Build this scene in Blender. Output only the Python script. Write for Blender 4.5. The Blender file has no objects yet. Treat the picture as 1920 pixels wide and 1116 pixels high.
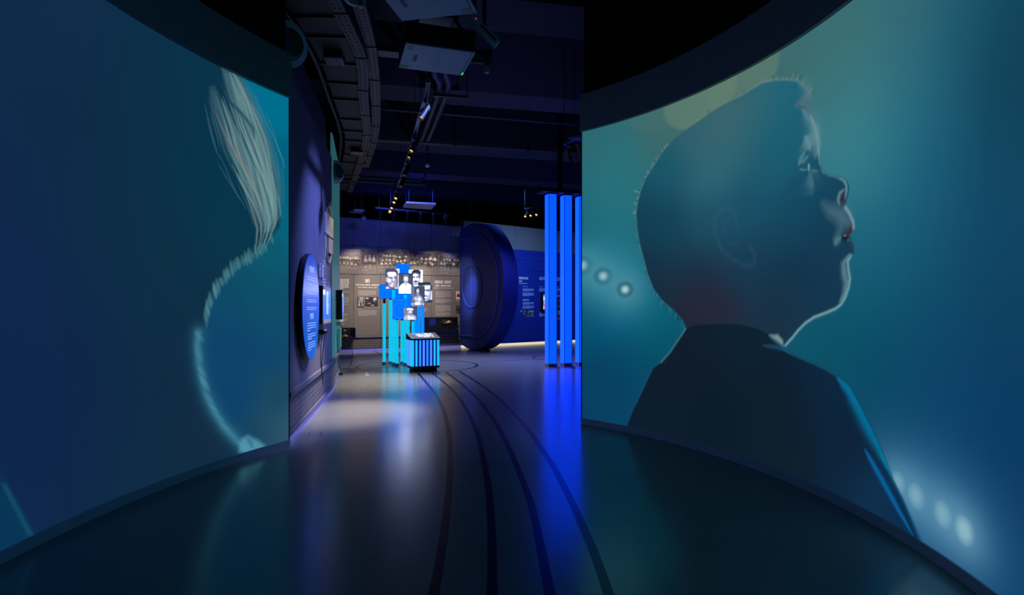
import bpy, bmesh, math, random
import numpy as np
from mathutils import Vector, Matrix, Euler

random.seed(7)
rng = np.random.default_rng(7)
S = bpy.context.scene
COL = S.collection


def lin(c):
    """sRGB 0-255 triple to linear."""
    c = np.asarray(c, float) / 255.0
    return np.where(c <= 0.04045, c / 12.92, ((c + 0.055) / 1.055) ** 2.4)


# ------------------------------------------------------------------ camera, world, exposure, lights
FOC, HZ, EYE = 1080.0, 575.0, 1.5          # focal length in px of a 1920 x 1116 frame, horizon row, eye height
cam = bpy.data.cameras.new('camera')
cam.lens = FOC / 1920 * 36
cam.sensor_width = 36
cam.shift_y = (HZ - 558) / 1920
cam.clip_start = 0.05
cam_o = bpy.data.objects.new('camera', cam)
cam_o.location = (0, 0, EYE)
cam_o.rotation_euler = (math.pi / 2, 0, 0)
COL.objects.link(cam_o)
S.camera = cam_o

w = bpy.data.worlds.new('world')
w.use_nodes = True
w.node_tree.nodes['Background'].inputs[0].default_value = (0.0, 0.0, 0.0, 1)
w.node_tree.nodes['Background'].inputs[1].default_value = 0.0
S.world = w
vs = S.view_settings
vs.view_transform = 'Standard'
vs.look = 'None'
vs.exposure = 0
vs.gamma = 1
vs.use_curve_mapping = False
S.cycles.use_denoising = True
S.cycles.max_bounces = 6
S.cycles.sample_clamp_indirect = 2
S.cycles.sample_clamp_direct = 10
S.cycles.caustics_reflective = False
S.cycles.caustics_refractive = False

WARM = (1.0, 0.84, 0.66)
BLUE = (0.20, 0.24, 1.0)


def spot(loc, target, power, color, deg, blend=0.6, size=0.04):
    d = bpy.data.lights.new('spot', 'SPOT')
    d.energy, d.color, d.spot_size, d.spot_blend, d.shadow_soft_size = power, color, math.radians(deg), blend, size
    o = bpy.data.objects.new('spot', d)
    o.location = loc
    o.rotation_euler = (Vector(target) - Vector(loc)).to_track_quat('-Z', 'Y').to_euler()
    COL.objects.link(o)


def area(loc, target, power, color, sx, sy):
    d = bpy.data.lights.new('wash', 'AREA')
    d.energy, d.color, d.shape, d.size, d.size_y, d.spread = power, color, 'RECTANGLE', sx, sy, math.radians(95)
    o = bpy.data.objects.new('wash', d)
    o.location = loc
    o.rotation_euler = (Vector(target) - Vector(loc)).to_track_quat('-Z', 'Y').to_euler()
    COL.objects.link(o)


# warm heads of the curved track, on the blue exhibit wall and the floor beside it
spot((-1.30, 8.6, 4.42), (-2.62, 7.2, 0.9), 2600, WARM, 25, 1.0)
spot((-1.80, 10.5, 4.42), (-2.85, 8.6, 1.5), 900, WARM, 22, 1.0)
spot((-1.95, 10.95, 4.42), (-3.05, 9.6, 2.6), 260, WARM, 24, .8)
spot((-1.55, 9.6, 4.42), (-2.35, 8.2, 0.0), 1700, (1, .82, .58), 32, 1.0)
spot((-2.3, 12.4, 4.42), (-2.7, 11.6, 0.0), 1100, (1, .88, .74), 46, 1.0)
# warm heads of the back track, on the photo wall
spot((-3.6, 17.0, 4.45), (-5.0, 19.15, 1.6), 520, WARM, 56, .55)
spot((-2.7, 17.4, 4.45), (-3.9, 19.8, 1.6), 520, WARM, 56, .55)
spot((-1.9, 18.0, 4.45), (-2.6, 20.6, 1.6), 420, WARM, 56, .55)
spot((-2.6, 17.6, 4.5), (-1.5, 19.85, 2.1), 1000, (.45, .66, 1.0), 19, 1.0)
# white light over the middle of the far room
spot((-2.2, 16.6, 5.3), (-1.6, 15.0, 0.0), 800, (.72, .78, 1.0), 78, 1.0)
# blue wash lamps, unseen and without housings, tinting the far room and left wall
area((-2.9, 17.2, 4.9), (-4.0, 20.0, 3.4), 30, (.05, .08, 1.0), 1.6, 0.3)
area((1.2, 19.0, 5.3), (0.6, 22.6, 1.6), 85, (.20, .40, 1.0), 2.0, 0.3)
area((0.6, 17.2, 5.3), (0.2, 15.5, 0), 110, BLUE, 1.6, 0.4)
spot((-0.4, 8.6, 5.3), (-2.8, 8.1, 1.5), 1500, (.20, .27, 1.0), 52, 1.0)
spot((0.2, 8.0, 3.6), (-.6, 12.5, 6.2), 90, (.24, .26, 1.0), 100, 1.0)  # unseen lamp in mid-air, aimed up at the beams

# ------------------------------------------------------------------ materials
M = {}


def mat(name, col, rough=0.5, spec=0.5, metal=0.0, noise=0.0, nscale=8.0, emit=None, estr=1.0, bump=0.0, elin=None):
    """Principled material; colour broken up by a little procedural noise. col is sRGB 0-255."""
    m = bpy.data.materials.new(name)
    m.use_nodes = True
    nt = m.node_tree
    b = nt.nodes['Principled BSDF']
    c = lin(col)
    b.inputs['Base Color'].default_value = (*c, 1)
    b.inputs['Roughness'].default_value = rough
    b.inputs['Specular IOR Level'].default_value = spec
    b.inputs['Metallic'].default_value = metal
    if noise > 0 or bump > 0:
        tc = nt.nodes.new('ShaderNodeTexCoord')
        n = nt.nodes.new('ShaderNodeTexNoise')
        n.inputs['Scale'].default_value = nscale
        n.inputs['Detail'].default_value = 5
        nt.links.new(tc.outputs['Object'], n.inputs['Vector'])
        if noise > 0:
            r = nt.nodes.new('ShaderNodeMixRGB')
            r.inputs[1].default_value = (*(c * (1 - noise)), 1)
            r.inputs[2].default_value = (*np.minimum(c * (1 + noise), 1), 1)
            nt.links.new(n.outputs['Fac'], r.inputs[0])
            nt.links.new(r.outputs[0], b.inputs['Base Color'])
        if bump > 0:
            bp = nt.nodes.new('ShaderNodeBump')
            bp.inputs['Strength'].default_value = bump
            bp.inputs['Distance'].default_value = 0.01
            nt.links.new(n.outputs['Fac'], bp.inputs['Height'])
            nt.links.new(bp.outputs[0], b.inputs['Normal'])
    if emit is not None:
        b.inputs['Emission Color'].default_value = (*lin(emit), 1)
        b.inputs['Emission Strength'].default_value = estr
    if elin is not None:
        b.inputs['Emission Color'].default_value = (*elin, 1)
        b.inputs['Emission Strength'].default_value = 1.0
    M[name] = m
    return m


def picture_mat(name, emits, rough=0.6, base=0.04):
    """A surface whose picture sits in the colour attribute: lit (projection, display) or printed."""
    m = bpy.data.materials.new(name)
    m.use_nodes = True
    nt = m.node_tree
    b = nt.nodes['Principled BSDF']
    a = nt.nodes.new('ShaderNodeAttribute')
    a.attribute_name = 'picture'
    b.inputs['Roughness'].default_value = rough
    if emits:
        b.inputs['Base Color'].default_value = (base, base, base, 1)
        nt.links.new(a.outputs['Color'], b.inputs['Emission Color'])
        b.inputs['Emission Strength'].default_value = emits
        m.cycles.emission_sampling = 'NONE' if name == 'projection' else 'FRONT_BACK'
    else:
        nt.links.new(a.outputs['Color'], b.inputs['Base Color'])
    M[name] = m
    return m


def perforated_mat(name, col, hole, pitch, axis_u):
    """Sheet with a regular grid of small round punched holes, too small to model one by one."""
    m = mat(name, col, 0.55, 0.3)
    nt = m.node_tree
    b = nt.nodes['Principled BSDF']
    uv = nt.nodes.new('ShaderNodeUVMap')
    sc = nt.nodes.new('ShaderNodeVectorMath'); sc.operation = 'SCALE'
    sc.inputs['Scale'].default_value = 1.0 / pitch
    nt.links.new(uv.outputs[0], sc.inputs[0])
    fr = nt.nodes.new('ShaderNodeVectorMath'); fr.operation = 'FRACTION'
    nt.links.new(sc.outputs[0], fr.inputs[0])
    di = nt.nodes.new('ShaderNodeVectorMath'); di.operation = 'DISTANCE'
    di.inputs[1].default_value = (0.5, 0.5, 0)
    nt.links.new(fr.outputs[0], di.inputs[0])
    lt = nt.nodes.new('ShaderNodeMath'); lt.operation = 'LESS_THAN'
    lt.inputs[1].default_value = hole
    nt.links.new(di.outputs['Value'], lt.inputs[0])
    mx = nt.nodes.new('ShaderNodeMixRGB')
    mx.inputs[1].default_value = (*lin(col), 1)
    mx.inputs[2].default_value = (*(lin(col) * 0.06), 1)
    nt.links.new(lt.outputs[0], mx.inputs[0])
    nt.links.new(mx.outputs[0], b.inputs['Base Color'])
    return m


def floor_mat():
    m = mat('floor_vinyl', (146, 143, 137), 0.22, .85)
    nt = m.node_tree
    b = nt.nodes['Principled BSDF']
    tc = nt.nodes.new('ShaderNodeTexCoord')
    n1 = nt.nodes.new('ShaderNodeTexNoise'); n1.inputs['Scale'].default_value = 1.6; n1.inputs['Detail'].default_value = 8; n1.inputs['Roughness'].default_value = .65
    n2 = nt.nodes.new('ShaderNodeTexNoise'); n2.inputs['Scale'].default_value = 14; n2.inputs['Detail'].default_value = 6
    for n in (n1, n2):
        nt.links.new(tc.outputs['Object'], n.inputs['Vector'])
    r = nt.nodes.new('ShaderNodeValToRGB')
    r.color_ramp.elements[0].position = .3; r.color_ramp.elements[0].color = (*lin((124, 128, 127)), 1)
    r.color_ramp.elements[1].position = .7; r.color_ramp.elements[1].color = (*lin((134, 137, 135)), 1)
    nt.links.new(n1.outputs['Fac'], r.inputs[0])
    nt.links.new(r.outputs[0], b.inputs['Base Color'])
    mr = nt.nodes.new('ShaderNodeMapRange')
    mr.inputs['From Min'].default_value = .3; mr.inputs['From Max'].default_value = .7
    mr.inputs['To Min'].default_value = .205; mr.inputs['To Max'].default_value = .235
    nt.links.new(n2.outputs['Fac'], mr.inputs['Value'])
    nt.links.new(mr.outputs[0], b.inputs['Roughness'])
    return m


floor_mat()
mat('floor_line_navy', (12, 14, 60), 0.26, 0.22, noise=.15, nscale=20)
mat('floor_faint', (178, 176, 170), 0.32, 0.5)
mat('black_paint', (9, 9, 11), 0.8, 0.2, noise=.2)
mat('ceiling_paint', (34, 34, 42), 0.85, 0.2, noise=.25, nscale=3)
mat('beam_paint', (62, 62, 74), 0.8, 0.2, noise=.2, nscale=4)
mat('duct_metal', (46, 46, 56), 0.6, 0.4, noise=.2, nscale=5)
mat('tray_metal', (52, 52, 64), 0.5, 0.5, noise=.2)
mat('fascia_black', (140, 144, 150), 0.7, 0.3, noise=.15)
mat('trim_grey', (222, 220, 232), 0.55, 0.3, noise=.1)
mat('wall_blue_grey', (112, 110, 124), 0.62, 0.3, noise=.04, nscale=3)
mat('wall_grey', (118, 112, 106), 0.7, 0.25, noise=.05, nscale=3)
mat('wall_upper', (70, 68, 78), 0.7, 0.25, noise=.05, nscale=3)
mat('board_blue', (22, 44, 130), 0.6, 0.3, noise=.05, nscale=3)
mat('disc_blue', (36, 54, 132), 0.6, 0.3, noise=.06, nscale=3)
mat('disc_line', (40, 60, 150), 0.5, 0.4)
mat('teal_glow', (60, 120, 120), 0.5, 0.3, emit=(40, 92, 96), estr=.75)  # own glow stands in for teal light thrown on these surfaces
mat('black_plastic', (12, 12, 15), 0.45, 0.5, noise=.1)
mat('black_metal', (18, 18, 22), 0.4, 0.5, noise=.1)
mat('grey_metal', (150, 150, 156), 0.5, 0.5, metal=.2, noise=.1)
mat('silver_blue', (158, 172, 208), 0.5, 0.4, noise=.05)
mat('white_panel', (196, 194, 196), 0.6, 0.3, noise=.03)
mat('off_white', (214, 208, 196), 0.55, 0.3, noise=.05)
mat('print_white', (226, 220, 208), 0.6, 0.2)
mat('print_grey', (176, 170, 162), 0.6, 0.2)
mat('print_blue_white', (190, 200, 235), 0.6, 0.2)
mat('print_lit', (190, 200, 235), 0.5, 0.2, emit=(140, 176, 235), estr=.75)
mat('paper', (226, 216, 196), 0.7, 0.2, noise=.06, nscale=14)
mat('label_yellow', (150, 165, 90), 0.6, 0.3)
mat('label_grey', (92, 96, 116), 0.6, 0.3)
mat('leather_brown', (120, 84, 50), 0.5, 0.4, noise=.3, nscale=30)
mat('brass', (196, 150, 84), 0.35, 0.5, metal=.8, noise=.1)
mat('red_cloth', (150, 36, 34), 0.7, 0.2, noise=.1)
mat('green_shade', (40, 84, 66), 0.5, 0.4)
mat('pale_shade', (228, 232, 248), 0.5, 0.4)
perforated_mat('perforated_grey', (104, 98, 96), 0.24, 0.075, 0)
perforated_mat('perforated_blue_grey', (108, 106, 122), 0.22, 0.062, 0)
perforated_mat('perforated_dark', (84, 84, 96), 0.24, 0.09, 0)
perforated_mat('tray_perforated', (66, 66, 76), 0.22, 0.05, 0)
mat('led_column', (8, 16, 60), .4, .3, elin=(.002, .105, 3.2))
mat('led_column_edge', (8, 16, 60), .4, .3, elin=(.006, .15, 3.2))
mat('led_tube_cyan', (40, 120, 140), .4, .3, elin=(0.0, .58, .86))
mat('led_tube_edge', (40, 120, 140), .4, .3, elin=(0.0, .34, .60))
mat('led_tube_blue', (40, 90, 160), .4, .3, elin=(.0, .30, 1.4))
mat('led_tube_blue_edge', (40, 90, 160), .4, .3, elin=(.0, .11, .8))
mat('led_kiosk_cyan', (40, 120, 160), .4, .3, elin=(.01, .52, 1.5))
mat('led_kiosk_blue', (40, 90, 160), .4, .3, elin=(.02, .30, 1.8))
mat('led_kiosk_violet', (60, 90, 160), .4, .3, elin=(.10, .30, 1.8))
mat('display_blue', (10, 40, 90), .35, .4, elin=(0, .18, 2.6))
mat('display_line', (60, 120, 190), .35, .4, emit=(70, 165, 255), estr=1.0)
mat('led_violet', (90, 90, 190), .5, .2, elin=(.07, .075, .24))
mat('led_warm', (220, 200, 160), .5, .2, elin=(.8, .68, .44))
mat('lamp_face', (240, 220, 180), .5, .2, emit=(255, 200, 120), estr=1.6)
mat('status_green', (30, 120, 40), .5, .2, emit=(60, 230, 70), estr=1.0)
mat('status_red', (140, 30, 30), .5, .2, emit=(230, 70, 70), estr=0.8)
picture_mat('projection', 0.96, 0.8, 0.02)
picture_mat('display_picture', 1.15, 0.35, 0.03)
picture_mat('printed_picture', 0, 0.5)


def glass_mat():
    m = bpy.data.materials.new('clear_glass')
    m.use_nodes = True
    nt = m.node_tree
    nt.nodes.clear()
    o = nt.nodes.new('ShaderNodeOutputMaterial')
    t = nt.nodes.new('ShaderNodeBsdfTransparent'); t.inputs[0].default_value = (.92, .95, .95, 1)
    g = nt.nodes.new('ShaderNodeBsdfGlossy'); g.inputs['Roughness'].default_value = .03
    f = nt.nodes.new('ShaderNodeFresnel'); f.inputs[0].default_value = 1.45
    x = nt.nodes.new('ShaderNodeMixShader')
    nt.links.new(f.outputs[0], x.inputs[0]); nt.links.new(t.outputs[0], x.inputs[1]); nt.links.new(g.outputs[0], x.inputs[2])
    nt.links.new(x.outputs[0], o.inputs['Surface'])
    M['clear_glass'] = m


glass_mat()


# ------------------------------------------------------------------ mesh helpers
class MB:
    """Collects shapes in world space; build() links them as one mesh object under a parent's location."""

    def __init__(s):
        s.v, s.f, s.uv = [], [], {}

    def add(s, vs_, fs_):
        k = len(s.v)
        s.v += [tuple(p) for p in vs_]
        s.f += [tuple(i + k for i in f) for f in fs_]
        return s

    def box(s, c, size, rz=0.0, rot=None, taper=1.0):
        hx, hy, hz = (q / 2 for q in size)
        R = rot.to_matrix() if rot is not None else Matrix.Rotation(rz, 3, 'Z')
        P = []
        for z in (-hz, hz):
            t = taper if z > 0 else 1.0
            for x, y in ((-hx, -hy), (hx, -hy), (hx, hy), (-hx, hy)):
                P.append(Vector(c) + R @ Vector((x * t, y * t, z)))
        return s.add(P, [(3, 2, 1, 0), (4, 5, 6, 7), (0, 1, 5, 4), (1, 2, 6, 5), (2, 3, 7, 6), (3, 0, 4, 7)])

    def tube(s, pts, r, n=8, r2=None, cap=True):
        pts = [Vector(p) for p in pts]
        k0 = len(s.v)
        m = len(pts)
        for i, p in enumerate(pts):
            d = (pts[min(i + 1, m - 1)] - pts[max(i - 1, 0)]).normalized()
            a = d.orthogonal().normalized() if i == 0 else (a - d * a.dot(d)).normalized()
            b = d.cross(a)
            rr = r if r2 is None else r + (r2 - r) * i / (m - 1)
            for k in range(n):
                t = 2 * math.pi * k / n
                s.v.append(tuple(p + (a * math.cos(t) + b * math.sin(t)) * rr))
        for i in range(m - 1):
            for k in range(n):
                q = k0 + i * n
                s.f.append((q + k, q + (k + 1) % n, q + n + (k + 1) % n, q + n + k))
        if cap:
            s.f.append(tuple(k0 + k for k in range(n))[::-1])
            s.f.append(tuple(k0 + (m - 1) * n + k for k in range(n)))
        return s

    def lathe(s, prof, c=(0, 0, 0), n=20, R=None, cap=True):
        k0 = len(s.v)
        for r, z in prof:
            for k in range(n):
                t = 2 * math.pi * k / n
                p = Vector((r * math.cos(t), r * math.sin(t), z))
                s.v.append(tuple(Vector(c) + (R @ p if R else p)))
        for i in range(len(prof) - 1):
            for k in range(n):
                q = k0 + i * n
                s.f.append((q + k, q + (k + 1) % n, q + n + (k + 1) % n, q + n + k))
        if cap:
            s.f.append(tuple(k0 + k for k in range(n))[::-1])
            s.f.append(tuple(k0 + (len(prof) - 1) * n + k for k in range(n)))
        return s

    def prism(s, poly, d):
        """Closed 3D polygon extruded by vector d."""
        n = len(poly)
        d = Vector(d)
        P = [Vector(p) for p in poly] + [Vector(p) + d for p in poly]
        F = [tuple(range(n))[::-1], tuple(range(n, 2 * n))]
        F += [(i, (i + 1) % n, n + (i + 1) % n, n + i) for i in range(n)]
        return s.add(P, F)

    def slab(s, W, u0, u1, z0, z1, o0, o1, n=1, uv=False):
        """A panel that follows wall W between u0..u1 and z0..z1, from offset o0 to o1 off its face."""
        k0 = len(s.v)
        for i in range(n + 1):
            u = u0 + (u1 - u0) * i / n
            for z, o in ((z0, o1), (z1, o1), (z1, o0), (z0, o0)):
                s.v.append(tuple(W.pt(u, z, o)))
                if uv:
                    s.uv[len(s.v) - 1] = (u, z)
        for i in range(n):
            q = k0 + 4 * i
            for k in range(4):
                s.f.append((q + k, q + 4 + k, q + 4 + (k + 1) % 4, q + (k + 1) % 4))
        s.f.append((k0, k0 + 1, k0 + 2, k0 + 3))
        q = k0 + 4 * n
        s.f.append((q + 3, q + 2, q + 1, q))
        return s

    def build(s, name, material, parent=None, kind=None, bevel=0.0, smooth=False, loc=None):
        me = bpy.data.meshes.new(name)
        org = Vector(loc) if loc is not None else Vector((0, 0, 0))
        if parent is not None:
            org = Vector(parent['org']) if 'org' in parent else parent.location.copy()
        me.from_pydata([tuple(Vector(p) - org) for p in s.v], [], s.f)
        if s.uv:
            lay = me.uv_layers.new(name='UVMap')
            for lp in me.loops:
                lay.data[lp.index].uv = s.uv.get(lp.vertex_index, (0, 0))
        bm = bmesh.new()
        bm.from_mesh(me)
        bmesh.ops.recalc_face_normals(bm, faces=bm.faces)
        if bevel:
            bmesh.ops.bevel(bm, geom=[e for e in bm.edges if e.calc_face_angle(0) > .6], offset=bevel, segments=2, affect='EDGES', profile=.6)
        bm.to_mesh(me)
        bm.free()
        if smooth:
            me.shade_smooth()
            me.set_sharp_from_angle(angle=math.radians(40))
        me.materials.append(M[material] if isinstance(material, str) else material)
        o = bpy.data.objects.new(name, me)
        COL.objects.link(o)
        if parent is not None:
            o.parent = parent
            o['org'] = tuple(org)
        else:
            o.location = org
        if kind:
            o['kind'] = kind
        return o


def tag(o, label, cat, group=None):
    o['label'], o['category'] = label, cat
    if group:
        o['group'] = group
    return o


def thing(name, loc, label, cat, group=None, rz=0.0):
    o = bpy.data.objects.new(name, None)
    o.empty_display_size = 0.1
    o.location = loc
    o.rotation_euler = (0, 0, rz)
    COL.objects.link(o)
    return tag(o, label, cat, group)


def dup(root, loc, rot, label, group=None):
    r = root.copy()
    COL.objects.link(r)
    r.location, r.rotation_euler = loc, rot
    r['label'] = label
    if group:
        r['group'] = group
    for ch in list(root.children):
        c = ch.copy()
        COL.objects.link(c)
        c.parent = r
        for g in ch.children:
            d = g.copy()
            COL.objects.link(d)
            d.parent = c
    return r


def text_obj(name, body, size, M4, material, parent, depth=0.001):
    """Lettering as a mesh; M4 places it in the parent's space."""
    cu = bpy.data.curves.new(name, 'FONT')
    cu.body, cu.size, cu.extrude = body, size, depth
    cu.align_x, cu.align_y = 'CENTER', 'CENTER'
    t = bpy.data.objects.new('tmp', cu)
    COL.objects.link(t)
    me = bpy.data.meshes.new_from_object(t.evaluated_get(bpy.context.evaluated_depsgraph_get()))
    bpy.data.objects.remove(t)
    me.transform(M4)
    me.materials.clear()
    me.materials.append(M[material])
    o = bpy.data.objects.new(name, me)
    COL.objects.link(o)
    o.parent = parent
    return o


# ------------------------------------------------------------------ wall surfaces: u along the wall, z up, off = out of its face
class Flat:
    def __init__(s, a, b, flip=1):
        s.a, d = np.array(a, float), np.array(b, float) - np.array(a, float)
        s.len = np.hypot(*d)
        s.d = d / s.len
        s.n = np.array([s.d[1], -s.d[0]]) * flip

    def pt(s, u, z, off=0.0):
        p = s.a + s.d * u + s.n * off
        return (p[0], p[1], z)

    def u_at(s, px):
        k = (px - 960) / FOC                 # x = k*y on that sight line
        return (k * s.a[1] - s.a[0]) / (s.d[0] - k * s.d[1])

    def px(s, px, py):
        u = s.u_at(px)
        y = s.a[1] + s.d[1] * u
        return u, EYE - (py - HZ) / FOC * y

    def ang(s, u=0):
        return math.atan2(s.d[1], s.d[0])


class Curve(Flat):
    def __init__(s, pts, side=1):
        P = np.array(pts, float)
        t = np.r_[0, np.cumsum(np.hypot(*np.diff(P, axis=0).T))]
        # Catmull-Rom through the points, resampled densely
        out = []
        for i in range(len(P) - 1):
            p0, p1, p2, p3 = P[max(i - 1, 0)], P[i], P[i + 1], P[min(i + 2, len(P) - 1)]
            for q in np.linspace(0, 1, 40, endpoint=False):
                out.append(.5 * (2 * p1 + (p2 - p0) * q + (2 * p0 - 5 * p1 + 4 * p2 - p3) * q * q + (3 * p1 - p0 - 3 * p2 + p3) * q ** 3))
        s.P = np.array(out + [P[-1]])
        s.t = np.r_[0, np.cumsum(np.hypot(*np.diff(s.P, axis=0).T))]
        T = np.gradient(s.P, s.t, axis=0)
        T /= np.linalg.norm(T, axis=1)[:, None]
        s.T = T
        s.N = np.c_[T[:, 1], -T[:, 0]] * side
        s.len = s.t[-1]
        s.side = side

    def pt(s, u, z, off=0.0):
        p = [np.interp(u, s.t, s.P[:, k]) + off * np.interp(u, s.t, s.N[:, k]) for k in (0, 1)]
        return (p[0], p[1], z)

    def u_at(s, px):
        k = (px - 960) / FOC
        r = s.P[:, 0] - k * s.P[:, 1]
        i = np.where(np.sign(r[:-1]) != np.sign(r[1:]))[0]
        if len(i) == 0:
            return s.t[np.argmin(abs(r))]
        i = i[0]
        return s.t[i] + (s.t[i + 1] - s.t[i]) * r[i] / (r[i] - r[i + 1])

    def px(s, px, py):
        u = s.u_at(px)
        return u, EYE - (py - HZ) / FOC * np.interp(u, s.t, s.P[:, 1])

    def ang(s, u=0):
        return math.atan2(np.interp(u, s.t, s.T[:, 1]), np.interp(u, s.t, s.T[:, 0]))

    def at_y(s, y):
        return float(np.interp(y, s.P[:, 1], s.t))


def arc(c, r, a0, a1, side, n=40):
    A = np.radians(np.linspace(a0, a1, n))
    return Curve(np.c_[c[0] + r * np.cos(A), c[1] + r * np.sin(A)], side)


# ------------------------------------------------------------------ painting pictures into a colour attribute
class Paint:
    """U, V: flat arrays of surface coordinates (metres, or 0..1); C: linear colour per vertex."""

    def __init__(s, U, V, base=(0, 0, 0)):
        s.U, s.V = U, V
        s.C = np.tile(lin(base), (len(U), 1)).astype(float)

    def _mix(s, idx, col, a):
        c = lin(col) if not isinstance(col, np.ndarray) or col.ndim == 1 else col
        s.C[idx] = s.C[idx] * (1 - a[:, None]) + c * a[:, None]

    def blob(s, cx, cy, rx, ry, col, a=1.0, soft=.3, rot=0.0):
        R = 1.6 * max(rx, ry) * (1 + soft)
        idx = np.where((abs(s.U - cx) < R) & (abs(s.V - cy) < R))[0]
        x, y = s.U[idx] - cx, s.V[idx] - cy
        c, q = math.cos(rot), math.sin(rot)
        d = np.sqrt(((x * c + y * q) / rx) ** 2 + ((-x * q + y * c) / ry) ** 2)
        s._mix(idx, col, a * np.clip((1 + soft - d) / (2 * soft + 1e-6), 0, 1))

    def glow(s, cx, cy, sx, sy, col, a=1.0, mask=None):
        R = 3 * max(sx, sy)
        idx = np.where((abs(s.U - cx) < R) & (abs(s.V - cy) < R))[0]
        k = a * np.exp(-.5 * (((s.U[idx] - cx) / sx) ** 2 + ((s.V[idx] - cy) / sy) ** 2))
        if mask is not None:
            k = k * mask[idx]
        s._mix(idx, col, k)

    def seg(s, pts, idx):
        """distance to an open polyline and position along it (0..1) for the vertices idx"""
        x, y = s.U[idx], s.V[idx]
        best = np.full(len(idx), 1e9)
        pos = np.zeros(len(idx))
        n = len(pts) - 1
        for i in range(n):
            (x0, y0), (x1, y1) = pts[i], pts[i + 1]
            dx, dy = x1 - x0, y1 - y0
            t = np.clip(((x - x0) * dx + (y - y0) * dy) / (dx * dx + dy * dy + 1e-12), 0, 1)
            d = np.hypot(x - x0 - t * dx, y - y0 - t * dy)
            m = d < best
            best[m] = d[m]
            pos[m] = (i + t[m]) / n
        return best, pos

    def stroke(s, pts, wid, col, a=1.0, taper=True, sharp=2.0, mask=None):
        P = np.array(pts)
        m = wid * 3
        idx = np.where((s.U > P[:, 0].min() - m) & (s.U < P[:, 0].max() + m) & (s.V > P[:, 1].min() - m) & (s.V < P[:, 1].max() + m))[0]
        if not len(idx):
            return
        d, p = s.seg(pts, idx)
        wl = wid * (np.sin(np.pi * np.clip(p, .02, .98)) ** .6 if taper else 1.0)
        k = a * np.exp(-(d / wl) ** sharp)
        if mask is not None:
            k = k * mask[idx]
        s._mix(idx, col, k)

    def sdf(s, pts):
        """signed distance to a closed polygon, negative inside"""
        P = list(pts) + [pts[0]]
        d, _ = s.seg(P, np.arange(len(s.U)))
        ins = np.zeros(len(s.U), bool)
        for (x0, y0), (x1, y1) in zip(P[:-1], P[1:]):
            c = ((y0 > s.V) != (y1 > s.V))
            if y1 != y0:
                ins ^= c & (s.U < (x1 - x0) * (s.V - y0) / (y1 - y0) + x0)
        return np.where(ins, -d, d)

    def field(s, samples, eps=.03, p=1.5):
        """smooth colour field through (u, v, sRGB) samples"""
        num = np.zeros_like(s.C)
        den = np.zeros(len(s.U))
        for u, v, c in samples:
            k = 1.0 / ((s.U - u) ** 2 + (s.V - v) ** 2 + eps) ** p
            num += k[:, None] * np.asarray(c, float)
            den += k
        return lin(num / den[:, None])


def picture(name, W, u0, u1, z0, z1, off, nu, nv, paint, material, parent=None, metric=False, loc=None):
    """Grid on wall W carrying a painted picture. paint(Paint) works in 0..1 (v up) or in metres (u, z)."""
    us, zs = np.linspace(u0, u1, nu), np.linspace(z0, z1, nv)
    base = [W.pt(u, 0, off) for u in us]
    org = np.array(parent['org'] if parent is not None and 'org' in parent else (parent.location if parent is not None else (loc or (0, 0, 0))))
    X = np.array([[b[0], b[1]] for b in base])
    co = np.zeros((nv, nu, 3))
    co[:, :, 0] = X[:, 0]; co[:, :, 1] = X[:, 1]; co[:, :, 2] = zs[:, None]
    co = co.reshape(-1, 3) - org
    i = np.arange(nu * nv).reshape(nv, nu)
    F = np.stack([i[:-1, :-1], i[:-1, 1:], i[1:, 1:], i[1:, :-1]], -1).reshape(-1, 4)
    a, b_ = W.pt(u0, 0, 0), W.pt(u0, 0, 1)
    # winding so that the face looks along +off
    d = np.cross(np.array(W.pt(u0 + .01, 0, 0)) - np.array(a), (0, 0, 1))
    if np.dot(d, np.array(b_) - np.array(a)) < 0:
        F = F[:, ::-1]
    me = bpy.data.meshes.new(name)
    me.vertices.add(len(co)); me.vertices.foreach_set('co', co.ravel())
    me.loops.add(F.size); me.loops.foreach_set('vertex_index', F.ravel().astype(np.int32))
    me.polygons.add(len(F)); me.polygons.foreach_set('loop_start', np.arange(0, F.size, 4, dtype=np.int32))
    me.update(calc_edges=True)
    UU, VV = np.meshgrid(us, zs)
    if not metric:
        UU, VV = np.meshgrid(np.linspace(0, 1, nu), np.linspace(0, 1, nv))
    p = Paint(UU.ravel(), VV.ravel())
    paint(p)
    at = me.color_attributes.new('picture', 'FLOAT_COLOR', 'POINT')
    at.data.foreach_set('color', np.c_[np.clip(p.C, 0, 12), np.ones(len(p.C))].astype(np.float32).ravel())
    me.materials.append(M[material])
    o = bpy.data.objects.new(name, me)
    COL.objects.link(o)
    if parent is not None:
        o.parent = parent
        o['org'] = tuple(org)
    else:
        o.location = org
    return o


# ------------------------------------------------------------------ the setting: shell
def structure(o):
    o['kind'] = 'structure'
    return o


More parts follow.
